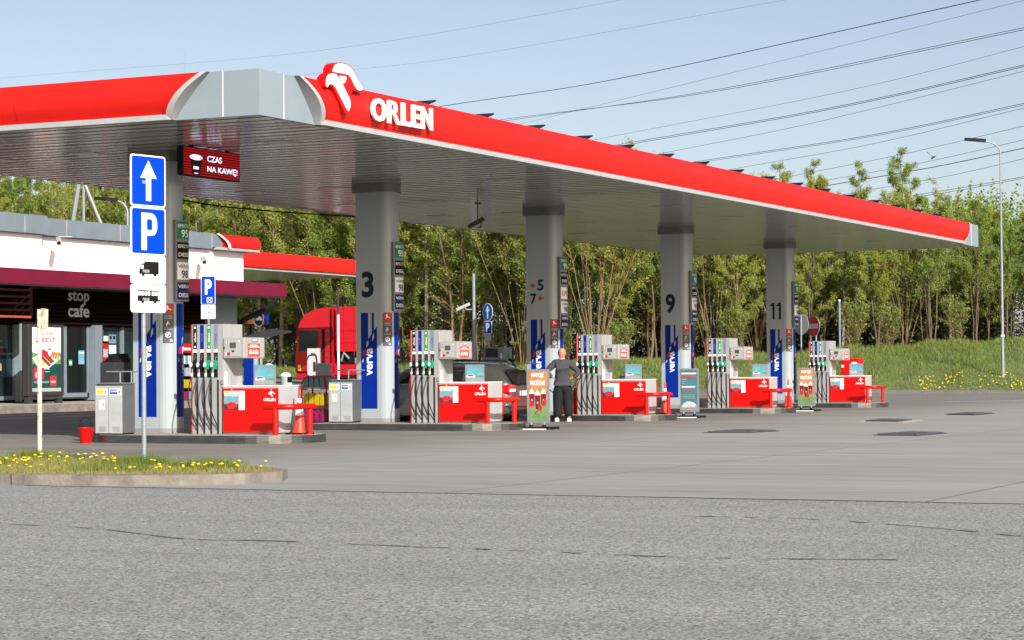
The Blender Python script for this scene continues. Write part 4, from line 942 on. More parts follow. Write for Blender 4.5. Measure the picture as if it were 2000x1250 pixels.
# ================================================================= MAN
def skinned(name,verts,edges,radii,matl,parent,sub=2,root=0):
    me=bpy.data.meshes.new(name); me.from_pydata(verts,edges,[]); me.materials.append(matl); o=bpy.data.objects.new(name,me); COL.objects.link(o); o.parent=parent
    md=o.modifiers.new('skin','SKIN'); md.use_smooth_shade=True
    for i,r in enumerate(radii):
        sv=me.skin_vertices[0].data[i]; sv.radius=(r,r) if not isinstance(r,tuple) else r; sv.use_root=(i==root)
    s=o.modifiers.new('s','SUBSURF'); s.levels=sub; s.render_levels=sub; return o
man=E('person',(1.9,14.9,0),'bald man seen from behind in grey hoodie and black trousers with hands on hips','person',rz=YAW-.02)
# body, local: x right, y forward (away from camera), z up
bv=[(0.02,0,.98),(0.02,.0,1.15),(0.0,.01,1.32),(0,.0,1.43),(0,.01,1.52),(0,.02,1.60),
    (-.19,0,1.42),(-.37,-.07,1.19),(-.20,-.06,1.05),(.19,0,1.42),(.40,-.07,1.18),(.225,-.06,1.05),
    (-.09,0,.92),(-.11,.01,.50),(-.13,-.01,.09),(-.14,.12,.04),(.13,0,.92),(.15,.01,.50),(.16,-.01,.09),(.18,.12,.04)]
be=[(0,1),(1,2),(2,3),(3,4),(4,5),(3,6),(6,7),(7,8),(3,9),(9,10),(10,11),(0,12),(12,13),(13,14),(14,15),(0,16),(16,17),(17,18),(18,19)]
br=[.14,.13,.14,.10,.066,.06,.055,.042,.028,.055,.042,.028,.085,.055,.04,.035,.085,.055,.04,.035]
body=skinned('body',bv,be,br,SKIN,man)
# head: ellipsoid-like lathe with nose and ears joined into one mesh
t=MB(); 
HS=1.0
prof=[(.0,-.115),(.045,-.11),(.062,-.08),(.070,-.04),(.077,0),(.080,.04),(.074,.08),(.055,.108),(.028,.122),(.0,.126)]
t.lathe((0,.018,1.655),prof,SKIN,20,1.16,1.28)
for s in(-1,1): t.lathe((s*.092,.015,1.64),[(.004,-.032),(.014,-.02),(.016,.01),(.012,.03),(.003,.036)],SKIN,8,.7,1.2)
t.lathe((0,.112,1.64),[(.006,-.02),(.016,-.012),(.012,.01),(.004,.035)],SKIN,8,.8,1.)
for s in(-1,1): t.lathe((s*.03,.098,1.672),[(.003,-.01),(.012,0),(.003,.01)],BLKP,8,1,.6)
t.box(-.022,.022,.095,.106,1.598,1.604,PRD)
hd=t.build('head',body,smooth=70)
# hands
for s,wx in((-1,-.20),(1,.225)):
    hv=[(wx,-.055,1.05),(wx-s*.04,-.085,1.03)]; hr=[(.026,.014),(.032,.014)]; he=[(0,1)]
    for k in range(4):
        z=1.055-.022*k; i=len(hv); L=(.055,.065,.06,.045)[k]
        hv+=[(wx-s*(.045+L*.5),-.10,z-.012),(wx-s*(.05+L),-.095,z-.03)]; hr+=[.0095,.008]; he+=[(1,i),(i,i+1)]
    i=len(hv); hv+=[(wx-s*.02,-.04,1.075),(wx-s*.055,-.03,1.085)]; hr+=[.011,.009]; he+=[(0,i),(i,i+1)]
    skinned('hand',hv,he,hr,SKIN,body,1)
hv=[(0.02,0,.95),(0.02,.0,1.08),(.01,0,1.25),(0,.0,1.39),(0,.0,1.475),(-.165,0,1.425),(-.39,-.07,1.20),(-.235,-.06,1.065),(.165,0,1.425),(.42,-.07,1.19),(.26,-.06,1.065)]
he=[(0,1),(1,2),(2,3),(3,4),(3,5),(5,6),(6,7),(3,8),(8,9),(9,10)]
hr=[(.225,.16),(.235,.17),(.24,.165),(.205,.14),(.09,.09),.10,.082,.055,.10,.082,.055]
skinned('hoodie',hv,he,hr,HOOD,man,root=1)
t=MB(); t.lathe((0,-.055,1.455),[(.03,-.11),(.085,-.09),(.12,-.03),(.125,.02),(.105,.05),(.07,.055)],HOOD,18,1.05,.62); t.build('hood',man,smooth=70)
tv=[(.02,0,1.02),(.02,0,.92),(-.08,0,.84),(-.10,.01,.50),(-.115,-.01,.10),(.115,0,.84),(.135,.03,.50),(.15,.0,.10)]
skinned('trousers',tv,[(0,1),(1,2),(2,3),(3,4),(1,5),(5,6),(6,7)],[(.225,.16),(.24,.175),.17,.135,.115,.17,.135,.115],TROU,man,root=1)
for x in(-.13,.165):
    t=MB(); t.prism(lambda u,v,n:(x+n,u,v),[(-.11,0.012),(.18,0.012),(.19,.035),(.13,.06),(.05,.085),(-.08,.085),(-.115,.06)],-.048,.048,WHITE); t.prism(lambda u,v,n:(x+n,u,v),[(-.11,0),(.19,0),(.195,.014),(-.115,.014)],-.05,.05,BLKP); t.build('shoe',man,bevel=.012)
# long hose from pump to car
t=MB(); P=[(1.62,16.5,1.05),(1.55,16.2,.75),(1.6,15.75,.55),(1.75,15.35,.50),(1.75,14.95,.62),(1.5,14.75,.86),(1.1,14.62,.98),(.75,14.5,1.02)]
t.tube(cat(P),.013,BLACK,8); o=t.build('fuel_hose',smooth=60); tag(o,'black fuel hose stretched past the man from the pump to the car','hose')
# red bin beside pump 3
o=E('red_bin',(1.12,YS[2]-.30,IZ),'red bin with a grey lid between the man and the pump','bin'); t=MB(); t.box(0,.30,0,.3,0,.60,REDP); t.build('body',o,bevel=.015); t=MB(); t.box(-.015,.315,-.015,.315,.60,.66,MGREY); t.build('lid',o,bevel=.01)
# ================================================================= ESTATE CAR
def car(loc,rz):
    o=E('estate_car',loc,'grey estate car refuelling behind the red cabinet with its tail towards the man','car',rz=rz)
    # local: x rear(+) .. front(-), y lateral, z up.  stations: x, zb, half width low, zs(shoulder), hw shoulder, zr(roof), hw roof
    st=[(0,.34,.70,.86,.70,.87,.66),(-.06,.26,.80,.93,.77,.98,.66),(-.22,.22,.88,.96,.84,1.18,.60),(-.52,.20,.905,.965,.87,1.37,.58),(-.80,.20,.91,.96,.885,1.42,.60),(-1.6,.20,.915,.945,.90,1.455,.62),(-2.3,.20,.915,.93,.90,1.44,.62),(-2.9,.20,.915,.915,.895,1.33,.60),(-3.45,.20,.91,.91,.88,.96,.80),(-4.1,.20,.89,.86,.84,.88,.70),(-4.5,.22,.82,.74,.74,.76,.60),(-4.70,.30,.66,.60,.60,.61,.50)]
    V=[];F=[];GV=[];rings=[]
    for x,zb,hw,zs,hs,zr,hr in st:
        R=[(0,zb),(hw*.9,zb),(hw,zb+.12),(hw*1.01,zb+.32),(hw,zs-.18),(hs,zs)]
        R+=[(hs*.45+hr*.55+.02,zs+(zr-zs)*.6),(hr+.02,zr-.05),(hr*.75,zr-.004),(0,zr+.015)]
        rings.append([(x,-a,b) for a,b in R]+[(x,a,b) for a,b in R[::-1][1:-1]])
    n=len(rings[0])
    for r in rings: V+=r
    for i in range(len(rings)-1):
        for k in range(n):
            q=(k+1)%n; F.append((i*n+k,i*n+q,(i+1)*n+q,(i+1)*n+k))
    F.append(tuple(range(n))); F.append(tuple((len(rings)-1)*n+k for k in range(n))[::-1])
    t=MB(); t.mesh(V,F,CARG); b=t.build('body',o,smooth=38); 
    # windows on both sides
    def ip(x):
        for a,c in zip(st,st[1:]):
            if a[0]>=x>=c[0]: f=(a[0]-x)/(a[0]-c[0]); return [a[j]*(1-f)+c[j]*f for j in range(7)]
        return list(st[-1])
    for s in(-1,1):
        for x0,x1,cut in((-.62,-1.15,.25),(-1.22,-2.05,0),(-2.13,-3.05,-.42)):
            P=[]
            def sp(x,f):
                _,zb,hw,zs,hs,zr,hr=ip(x); z=zs+(zr-zs)*f; 
                y=hs+(hs*.45+hr*.55+.02-hs)*(f/.6) if f<.6 else (hs*.45+hr*.55+.02)+((hr+.02)-(hs*.45+hr*.55+.02))*((f-.6)/.32)
                return (x,s*(y+.006),z)
            xa,xb=x0,x1
            xt0=x0-(.25 if cut>0 else 0); xt1=x1+(.45 if cut<0 else 0)
            t=MB(); K=6; A=[];B=[];C=[]
            for j in range(K+1):
                f=j/K; A.append(sp(x0+(x1-x0)*f,.06)); B.append(sp(xt0+(xt1-xt0)*f,.55)); C.append(sp(xt0+(xt1-xt0)*f,.80))
            for j in range(K): t.poly([A[j],A[j+1],B[j+1],B[j]],CARGL); t.poly([B[j],B[j+1],C[j+1],C[j]],CARGL)
            t.tube([A[j] for j in range(K+1)],.012,CHROME,6)
            t.build('side_window',o)
        t=MB(); t.tube([(-.75,s*.57,1.475),(-1.2,s*.58,1.50),(-2.3,s*.58,1.49),(-2.7,s*.57,1.44)],.018,BLKP,6); t.build('roof_rail',o)
    # rear window, lamps, plate, bumper trim
    t=MB(); t.poly([(-.02,-.62,.93),(-.02,.62,.93),(-.30,.55,1.26),(-.30,-.55,1.26)],CARGL); rw=t.build('rear_window',o); rw.location=(.035,0,.0)
    t=MB(); t.box(-.20,.12,-.50,.50,1.40,1.425,CARG); t.build('spoiler',o,bevel=.01)
    for s in(-1,1):
        t=MB(); t.prism(lambda u,v,n:(n,s*u,v),[(.40,.70),(.80,.68),(.865,.74),(.86,.88),(.78,.925),(.46,.90)],-.30,-.005,LAMPR); l=t.build('tail_lamp',o,bevel=.02)
        t=MB(); t.prism(lambda u,v,n:(n,s*u,v),[(.52,.76),(.82,.755),(.83,.81),(.52,.82)],-.004,.004,WHITE); t.build('reversing_light',l)
    t=MB(); t.box(-.02,.03,-.26,.26,.66,.77,WHITE); t.box(.030,.032,-.26,-.215,.66,.77,SIGNB); t.build('number_plate',o)
    t=MB(); t.box(-.35,.06,-.85,.85,.42,.435,CHROME); t.box(-.30,.045,-.72,.72,.20,.30,BLKP); t.build('bumper_trim',o)
    for x in(-.85,-3.72):
        for s in(-1,1):
            t=MB(); t.lathe((0,0,0),[(.20,-.11),(.30,-.10),(.322,-.07),(.322,.07),(.30,.10),(.20,.11)],BLACK,24); w=t.build('wheel',o,smooth=40); w.location=(x,s*.80,.322); w.rotation_euler=(R_(90),0,0)
            t=MB(); t.lathe((0,0,-.112),[(.001,0),(.05,.0),(.06,.01),(.20,.01),(.205,.224),(.06,.214),(.001,.22)],GALV,20); t.build('rim',w,smooth=40)
    return o
car((1.55,13.55,0),0)
# LPG dispenser head on the far part of island 5/7
o=E('lpg_dispenser',(-4.75,24.35,.08),'dark grey dispenser with a wide screen head showing above the car roof','fuel dispenser')
t=MB(); t.box(0,.62,0,.5,0,1.35,MGREY); t.build('body',o,bevel=.01); t=MB(); t.box(-.15,.50,-.1,.45,1.40,1.86,SLATE); hdd=t.build('head',o,bevel=.01); M=MF(-.15,-.1,1.40)
t=MB(); t.rect(M,.06,.16,.46,.42,.004,GLASSD); t.disc(M,.12,.07,.03,.004,NAVY,10); t.rect(M,.40,.03,.50,.11,.004,PRD); t.rect(M,.54,.13,.60,.28,.004,WHITE); t.text(M,'7',.555,.15,.03,.09,.006,NAVY,.03); t.build('screen',hdd)
t=MB(); t.rect(MR(.50,-.1,1.40),.15,.15,.35,.28,.004,GREEN); t.build('green_sticker',hdd); t=MB(); t.tube([(.62,0,1.5),(.75,-.05,1.45),(.82,-.05,1.25)],.04,BLKP,8); t.build('nozzle',o)
# ================================================================= STORE
st=E('store_building',(-17,8,.42),'low white store with grey parapet and maroon awning behind the nearest pumps','building')
def L(x,y,z): return (x+17,y-8,z-.42)
def sbox(mb,x0,x1,y0,y1,z0,z1,m): mb.box(x0+17,x1+17,y0-8,y1-8,z0-.42,z1-.42,m)
t=MB(); sbox(t,-30,-17,8,30.2,4.2,5.34,WALLW); sbox(t,-30,-16.75,8,18.95,4.2,5.35,WALLW); t.build('upper_wall',st)
t=MB()
yy=[8,11.5,15.2,17.9,18.97]
for a,b in zip(yy,yy[1:]): sbox(t,-29,-16.55,a,b-.012,5.36,5.90,GREYM)
yy=[18.98,20.2,22.9,25.6,28.0]
for a,b in zip(yy,yy[1:]): sbox(t,-29,-16.8,a,b-.012,5.355,5.87,GREYM)
t.build('parapet',st)
t=MB()
for y in(20.2,22.9,25.6,28.0,11.5,15.2,17.9): sbox(t,-17.5,(-16.535 if y<18.9 else -16.785),y-.014,y+.004,5.37,5.86,LGREY)
t.build('parapet_seam',st)
# red fascia wing at the end of the parapet
t=MB(); K=8; V=[];F=[]
for i in range(K+1):
    v=i/K; z=5.44+v*.42; n=-16.9+.16*math.sin(math.pi*(1-v)*.7)+.1; a=28.85-.5*v**1.5
    V+=[L(n,a,z),L(n,30.75,z)]
for i in range(K): F.append((2*i,2*i+1,2*i+3,2*i+2))
t.mesh(V,F,RED); sbox(t,-29,-16.75,28.6,30.74,5.38,5.85,RED); t.build('red_fascia_end',st,smooth=50)
t=MB(); sbox(t,-29,-16.68,28.2,30.76,5.345,5.42,LGREY); 
for i in range(K):
    v0,v1=i/K,(i+1)/K
    P=[]
    for v,o_ in((v0,0),(v0,.16),(v1,.16),(v1,0)):
        z=5.40+v*.47; n=-16.88+.16*math.sin(math.pi*(1-v)*.7)+.12; P.append(L(n,28.72+o_-.5*v**1.5,z))
    t.poly([P[0],P[1],P[2],P[3]],WHITE)
sbox(t,-29,-16.79,28.0,28.62,5.42,5.85,GREYM)
t.build('curved_trim',st)
t=MB(); sbox(t,-17.3,-15.9,4,33.0 if 0 else 31.2,3.82,4.27,MAROON); t.build('maroon_awning',st,bevel=.01)
t=MB(); sbox(t,-17.25,-15.92,8,31.1,3.79,3.815,DGREY); t.build('awning_soffit',st)
# dark slatted band
t=MB(); sbox(t,-17.6,-17.35,8,28.4,2.72,3.9,BAND)
for k in range(9): sbox(t,-17.35,-17.28,8,28.4,2.76+k*.118,2.76+k*.118+.05,SLATW)
t.build('slatted_band',st)
t=MB()
for k in range(5): sbox(t,-16.05,-15.95,8,17.45,2.86+k*.19,2.86+k*.19+.06,SLATR if k==0 else SLATW)
sbox(t,-17.3,-15.95,17.42,17.47,2.86,3.8,SLATW); t.build('red_brown_louvre',st)
t=MB(); M=lambda u,v,n:L(-17.27+n,20.85+u,3.0+v); LET=mat('store_letters',(.55,.57,.62),.5)
t.text(M,'stop',.0,.36,1.06,.42,.02,LET,.02); t.text(M,'cafe',.0,-.02,1.06,.40,.02,LET,.02); t.build('sign_lettering',st)
# glazing: each pane and frame
panes=[(8,12),(12.1,15.6),(15.7,17.1),(17.25,18.6),(18.7,20.75),(21.0,22.0),(22.6,23.9),(24.0,25.8),(25.9,28.2)]
for k,(a,b) in enumerate(panes):
    t=MB(); sbox(t,-17.60,-17.55,a,b,.62,2.70,GLASSD if k in(5,1,4) else GLASST); w=t.build('window',st)
    t=MB(); sbox(t,-17.55,-17.48,a-.05,a+.02,.50,2.72,GREYM); sbox(t,-17.55,-17.48,b-.02,b+.05,.5,2.72,GREYM); sbox(t,-17.55,-17.48,a+.02,b-.02,.50,.62,GREYM); t.build('frame',w)
t=MB(); sbox(t,-17.46,-17.40,20.78,20.98,.55,2.72,GREYM); sbox(t,-17.46,-17.40,20.98,22.1,.55,.68,GREYM); sbox(t,-17.46,-17.40,22.0,22.08,.55,2.72,GREYM); d=t.build('door',st); 
t=MB(); sbox(t,-17.45,-17.43,20.98,22.0,.68,2.70,GLASSD); t.build('door_glass',d)
t=MB(); M=lambda u,v,n:L(-17.395+n,20.65+u,1.5+v); t.rect(M,.0,.0,.14,.19,.01,GREEN); t.rect(M,.36,.0,.54,.19,.04,GREEN); t.rect(M,.04,.05,.10,.14,.012,WHITE); t.rect(M,.39,.05,.50,.14,.045,WHITE); t.build('exit_sticker',d)
t=MB(); M=lambda u,v,n:L(-17.41+n,21.55+u,1.55+v); t.rect(M,.0,.0,.30,.42,.01,SKYP); t.rect(M,.03,.33,.27,.37,.013,WHITE); t.rect(M,.03,.2,.22,.22,.013,SLATE); t.shape(M,[(.02,.05),(.12,.12),(.26,.1),(.24,.04)],.013,LGREY); t.build('blue_poster',d)
t=MB(); sbox(t,-17.6,-17.2,22.12,22.5,.45,2.75,GREYM); t.build('pillar',st)
t=MB(); sbox(t,-17.5,-17.2,16.9,17.2,.45,2.75,GREYP); sbox(t,-17.5,-17.3,18.62,18.7,.45,2.75,GREYP); t.build('pillar',st)
t=MB(); sbox(t,-30,-17.3,28.4,30.25,.40,4.2,GREYP); sbox(t,-30,-17.62,8,28.4,.40,3.9,BAND); t.build('end_wall',st)
t=MB(); sbox(t,-30,-17.2,8,30,5.3,5.5,DGREY); t.build('roof',st)
t=MB(); M=lambda u,v,n:L(-17.46+n,22.62+u,.95+v)
for u,v,w,h,m in((0,.75,.22,.55,REDP),(.0,.82,.21,.32,WHITE),(.25,.7,.26,.55,REDP),(.26,.82,.24,.25,LGREY),(.28,1.32,.24,.16,PCRM),(.02,1.3,.2,.16,LGREY),(.02,1.5,.26,.16,PMAR),(.55,1.25,.38,.28,SLATE),(.55,.92,.38,.28,ICE),(.6,1.38,.1,.1,WHITE),(.78,1.38,.1,.1,WHITE)):
    t.rect(M,u,v,u+w,v+h,.01+.004*(m is not REDP),m)
t.rect(M,.1,.3,.3,.45,.012,YEL); t.build('window_notice',st)
# cameras on the store wall
for y,zc,nm in((19.15,5.16,'leftmost of the three, beside the step in the parapet'),(23.9,4.98,'middle of the three, left of the parking sign'),(27.05,4.92,'right of the column behind the parking sign')):
    cctv('c',(-16.5 if y>20 else -16.3,y,zc),'white camera on the store wall, '+nm,LGREY,R_(-50),'wall',.42,-14)
# light box poster
o=E('poster_lightbox',(-15.3,16.45,.42),'tall dark framed poster case in front of the store showing a breakfast plate','poster case')
t=MB(); t.box(-.22,0,0,1.62,.22,2.25,DGREY); t.box(-.20,-.02,.04,.22,0,.22,DGREY); t.box(-.20,-.02,1.4,1.58,0,.22,DGREY); t.box(-.18,-.04,.05,1.55,.12,.22,DGREY); t.build('case',o,bevel=.012)
M=MR(0,.17,.34); t=MB(); w,h=1.30,1.82
t.rect(M,0,0,w,h,.004,WHITE); t.rect(M,0,.10,w,.78,.006,PDGR); t.shape(M,[(0,.78),(w,.78),(w,1.10),(.6,1.0),(0,1.12)],.006,PHILL)
CRI=mat('poster_crimson',(.36,.01,.04),.5)
t.text(M,'ŚNIADANIE',.10,1.60,.88,.14,.008,CRI,.012); t.text(M,'ZJEDŹ',.11,1.36,.95,.20,.008,CRI,.03)
t.shape(M,[(0,.95),(.5,1.10),(1.1,1.12),(w-.02,.95),(.66,.62),(.2,.72)],.008,WHITE)
t.shape(M,[(.42,1.05),(.85,.78),(1.0,.86),(.65,1.1)],.010,PMEAT); t.shape(M,[(.30,.98),(.75,.70),(.85,.76),(.42,1.04)],.010,PMEAT)
for k in range(4): t.shape(M,[(.78+.11*k,.98-.02*k),(.86+.11*k,.94-.02*k),(.98+.08*k,1.10),(.9+.08*k,1.14)],.011+.0005*k,PTOAST)
t.disc(M,.5,1.10,.10,.012,PRD,14); t.disc(M,.62,1.06,.10,.0125,PRD,14); t.disc(M,.22,.96,.07,.012,YELS,12); t.disc(M,.48,.78,.08,.012,YELS,12); t.shape(M,[(.62,1.2),(.78,1.14),(.92,1.2),(.78,1.28)],.012,PCRM); t.shape(M,[(.68,1.2),(.78,1.165),(.86,1.2),(.78,1.235)],.013,PRD)
t.rect(M,.07,.35,.52,.68,.008,PRD); t.text(M,'19',.14,.40,.2,.15,.010,WHITE,.025); t.rect(M,.07,.24,.75,.30,.008,SLATE); t.rect(M,.80,.16,1.08,.44,.008,PRD); t.text(M,'VITAY',.83,.24,.22,.06,.010,WHITE,.025)
for z in(.62,.55): t.rect(M,.56,z,.78,z+.025,.008,LGREY)
t.rect(M,0,0,w,.10,.008,LGREY); t.build('poster',o)
# product shelf against the store
o=E('product_rack',(-14.6,21.9,.42),'dark shelf rack of washer fluid and cartons with red headers outside the store','display rack')
t=MB()
for y in(0,1.2,2.4): t.box(0,.5,y,y+.04,0,1.45,DGREY)
for z in(.0,.36,.72,1.08): t.box(0,.5,0.04,1.2,z,z+.03,DGREY); t.box(0,.5,1.24,2.4,z,z+.03,DGREY)
t.box(-.02,0,0,2.44,0,1.45,BLKP); t.build('shelving',o)
t=MB()
for y in(0,1.24): t.box(.05,.45,y,y+1.18,1.46,1.72,REDP); t.box(.46,.465,y+.2,y+1.0,1.53,1.6,WHITE)
t.build('red_header',o)
t=MB()
for r_,(z,m) in enumerate(((1.11,ICE),(.75,LGREY),(.39,YEL),(.03,PINK))):
    for j in range(15): 
        y=.08+j*.155
        if 1.1<y<1.28: continue
        t.box(.1,.42,y,y+.11,z,z+.25,m if (j+r_)%4 else SLATE)
tag(t.build('stock',o),None,None,None,'stuff')
# car wash sign and pipes at the store's end
o=E('car_wash_sign',(-17.6,32.0,2.95),'orange and blue sign with a round car symbol at the end of the store','sign')
M=MR(0,-.6,0); t=MB(); t.prism(M,rrect(0,.0,1.25,.33,.04),-.12,0,mat('orange_sign',(.80,.30,.01),.4)); t.build('panel',o); t=MB(); t.prism(M,rrect(1.05,-.01,1.36,.34,.04),-.14,.01,BLUEB); t.build('blue_end',o)
t=MB(); t.prism(M,[(.62+.31*math.cos(2*math.pi*i/24),.17+.27*math.sin(2*math.pi*i/24)) for i in range(24)],0,.05,WHITE); t.disc(M,.62,.17,.285,.053,NAVY,24,.245); t.shape(M,[(.38,.12),(.45,.19),(.55,.21),(.62,.27),(.75,.25),(.86,.18),(.86,.12)],.056,WHITE); t.build('round_symbol',o)
o=E('vacuum_boom',(-17.4,31.0,2.0),'black curved pipes and a dark plank-like arm reaching out beside the store','boom arm')
t=MB(); t.tube(cat([(0,1.9,1.78),(0,1.5,1.55),(0,.6,1.28),(0,-.3,1.0),(0,-.55,.6),(0,-.5,.1),(0,-.4,-1.5)]),.09,BLKP,10); t.build('pipe',o,smooth=60)
t=MB(); t.mesh([(0,-.5,.30),(.22,-.5,.30),(.22,2.6,.66),(0,2.6,.66),(0,-.5,.42),(.22,-.5,.42),(.22,1.5,.78),(0,1.5,.78),(0,2.6,.72),(.22,2.6,.72)],[(0,1,2,3),(0,4,5,1),(4,7,6,5),(7,8,9,6),(8,3,2,9),(1,5,6,9,2),(0,3,8,7,4)],DGREY); t.build('arm',o)
# blue/white unit, dome bin behind nearest pump
o=E('air_unit',(-13.6,24.9,.24),'tall blue and white service unit behind the nearest pump','service unit'); t=MB(); t.box(0,.3,0,.12,0,1.55,BLUEB); t.build('blue_body',o,bevel=.01); t=MB(); t.box(.0,.3,.125,.62,0,1.5,LGREY); t.build('white_body',o,bevel=.01)
t=MB(); t.rect(MR(.3,.125,0),.25,1.15,.33,1.5,.01,BLKP); t.build('hose_slot',o)
o=E('dome_bin',(-12.95,25.35,.23),'white round bin with a domed lid behind the framed car picture','bin'); t=MB(); t.lathe((0,0,0),[(.18,0),(.19,1.12)],LGREY,18); t.build('body',o,smooth=40); t=MB(); t.lathe((0,0,1.12),[(.20,0),(.20,.04),(.15,.13),(.06,.18),(0,.185)],WHITE,18); t.build('domed_lid',o,smooth=50)
o=E('dome_bin',(-12.75,26.0,.23),'smaller white bin with a teal label, right of the framed car picture','bin'); t=MB(); t.lathe((0,0,0),[(.15,0),(.16,.9)],LGREY,18); t.box(.1,.17,-.1,.1,.45,.7,ICE); t.box(.1,.172,-.1,.1,.70,.88,BLKP); t.build('body',o,smooth=40); t=MB(); t.lathe((0,0,.9),[(.17,0),(.16,.06),(.09,.11),(0,.12)],WHITE,18); t.build('domed_lid',o,smooth=50)
# tripod mast, lamps
o=E('tripod_mast',(-30.3,39.0,.5),'grey three-legged lattice mast rising behind the store roof','mast')
def P3(x,y,z): return (x+30.3,y-39.0,z-.5)
t=MB()
t.tube([P3(-30.6,38.7,.5),P3(-30.55,38.75,7.3),P3(-30.2,38.95,9.8)],.09,GALV,8); t.build('leg',o); t=MB(); t.tube([P3(-30.15,38.95,.5),P3(-30.16,38.95,8.85)],.06,GALV,8); t.build('leg',o); t=MB(); t.tube([P3(-29.0,39.6,.5),P3(-29.55,39.25,7.3),P3(-30.1,38.95,8.85)],.07,GALV,8); t.build('leg',o)
t=MB(); t.tube([P3(-30.15,38.95,8.75),P3(-29.7,39.2,9.5)],.05,BLKP,8); t.build('cable',o)
def lamp(x,y,z,h,arm,label,dirv,hd=.5,r=.075):
    o=E('street_lamp',(x,y,z),label,'street lamp','street lamps'); t=MB(); d=Vector(dirv).normalized(); P=[(0,0,0),(0,0,h*.5),(0,0,h-1.2*hd)]
    for k in range(1,8): a=R_(90*k/7); P.append((d.x*arm*(1-math.cos(a)),d.y*arm*(1-math.cos(a)),h-1.2*hd+1.1*hd*math.sin(a)))
    t.tube(P,[r*1.35,r*.95]+[r*.6]*8,GALV,10); t.build('pole',o,smooth=50)
    e=Vector(P[-1]); t=MB(); q=d*1.0; s=Vector((-d.y,d.x,0))*.17
    t.mesh([e-s*.6-q*.05+Vector((0,0,-.03)),e+s*.6-q*.05+Vector((0,0,-.03)),e+s+q*.35*1.3+Vector((0,0,.03)),e-s+q*.35*1.3+Vector((0,0,.03)),e-s*.6+q*.95+Vector((0,0,.06)),e+s*.6+q*.95+Vector((0,0,.06))]+[v+Vector((0,0,.13)) for v in(e-s*.6-q*.05,e+s*.6-q*.05,e+s+q*.35*1.3+Vector((0,0,.03)),e-s+q*.35*1.3+Vector((0,0,.03)),e-s*.6+q*.95+Vector((0,0,.06)),e+s*.6+q*.95+Vector((0,0,.06)))],
      [(0,1,2,3),(3,2,5,4),(6,9,8,7),(9,10,11,8),(0,6,7,1),(1,7,8,2),(2,8,11,5),(5,11,10,4),(4,10,9,3),(3,9,6,0)],BLKP); t.build('lamp_head',o); return o
lp=lamp(-1.5,73.05,.15,12.0,.75,'tall slender street lamp with a curved arm at the right, on the grass edge',(-.9,-.44,0),r=.06)
t=MB(); t.lathe((0,0,2.55),[(.105,0),(.105,.09)],WHITE,12); t.build('white_band',lp)
lamp(-31.5,43.8,.6,8.0,.45,'street lamp with a curved arm peeping over the store roof',(-.9,-.44,0),.5)
# blue striped marker poles at wood edge
for x,y,z,nm in((-13.9,86.5,2.1,'in front of the trees right of the no entry sign'),(-15.5,66,.6,'behind the pump between columns 9 and 11')):
    o=E('marker_pole',(x,y,z-.3),'thin pale blue marker pole '+nm,'pole'); t=MB(); t.tube([(0,0,0),(0,0,3.2)],.06,SLATE,8); t.build('pole_shaft',o); t=MB(); t.tube([(0,0,3.2),(0,0,3.28)],.07,WHITE,8); t.build('pole_cap',o)
# ================================================================= REAR CANOPY
rc=E('rear_canopy',(-28.8,44,5.2),'smaller red edged canopy over the lorry lane behind the store','canopy')
H=.78; t=MB(); K=8; V=[];F=[]
for i in range(K+1):
    v=i/K; V+=[(.04+.13*math.sin(math.pi*(1-v)*.62),-4,.60+.10+v*(H-.1)),(.04+.13*math.sin(math.pi*(1-v)*.62),15.6,.60+.10+v*(H-.1))]
for i in range(K): F.append((2*i,2*i+1,2*i+3,2*i+2))
t.mesh(V,F,RED); t.build('red_skin',rc,smooth=50)
t=MB(); t.box(-.05,.06,-4,15.6,.58,.68,LGREY); t.build('lower_strip',rc); t=MB(); t.box(-9,-.02,-4,15.6,.585,1.3,SOFF); t.build('roof_slab',rc)
for y in(1,6.5):
    t=MB(); t.box(-8.2,-7.7,y,y+.5,-4.7,.585,COLG); t.build('leg',rc)
# pump posts in front of truck
for x,y,nm in((-25.0,50.2,'left'),(-24.1,50.6,'right')):
    o=E('hose_mast',(x,y,.55),'white mast with dark top before the red lorry, '+nm+' of two','mast','hose masts'); t=MB(); t.tube([(0,0,0),(0,0,3.2)],.05,WHITE,8); t.build('lower_shaft',o); t=MB(); t.tube([(0,0,3.2),(0,0,4.4)],.055,DGREY,8); t.build('upper_shaft',o)
o=E('adblue_pump',(-25.15,48.35,.50),'narrow white pump with a looped black hose in front of the red lorry','pump',rz=YAW)
t=MB(); t.box(-.27,.27,0,.4,0,1.78,LGREY); t.build('body',o,bevel=.015); t=MB(); t.tube(cat([(.05,-.03,1.5),(-.2,-.08,1.45),(-.32,-.1,1.0),(-.25,-.1,.5),(-.45,-.12,.1)]),.022,BLACK,8); t.tube(cat([(-.1,-.03,1.55),(.1,-.06,1.5),(.16,-.05,1.1),(.16,-.03,.2)]),.022,BLACK,8); t.build('hose',o,smooth=60); t=MB(); t.box(.0,.08,-.05,0,.8,1.2,BLKP); t.build('nozzle',o)
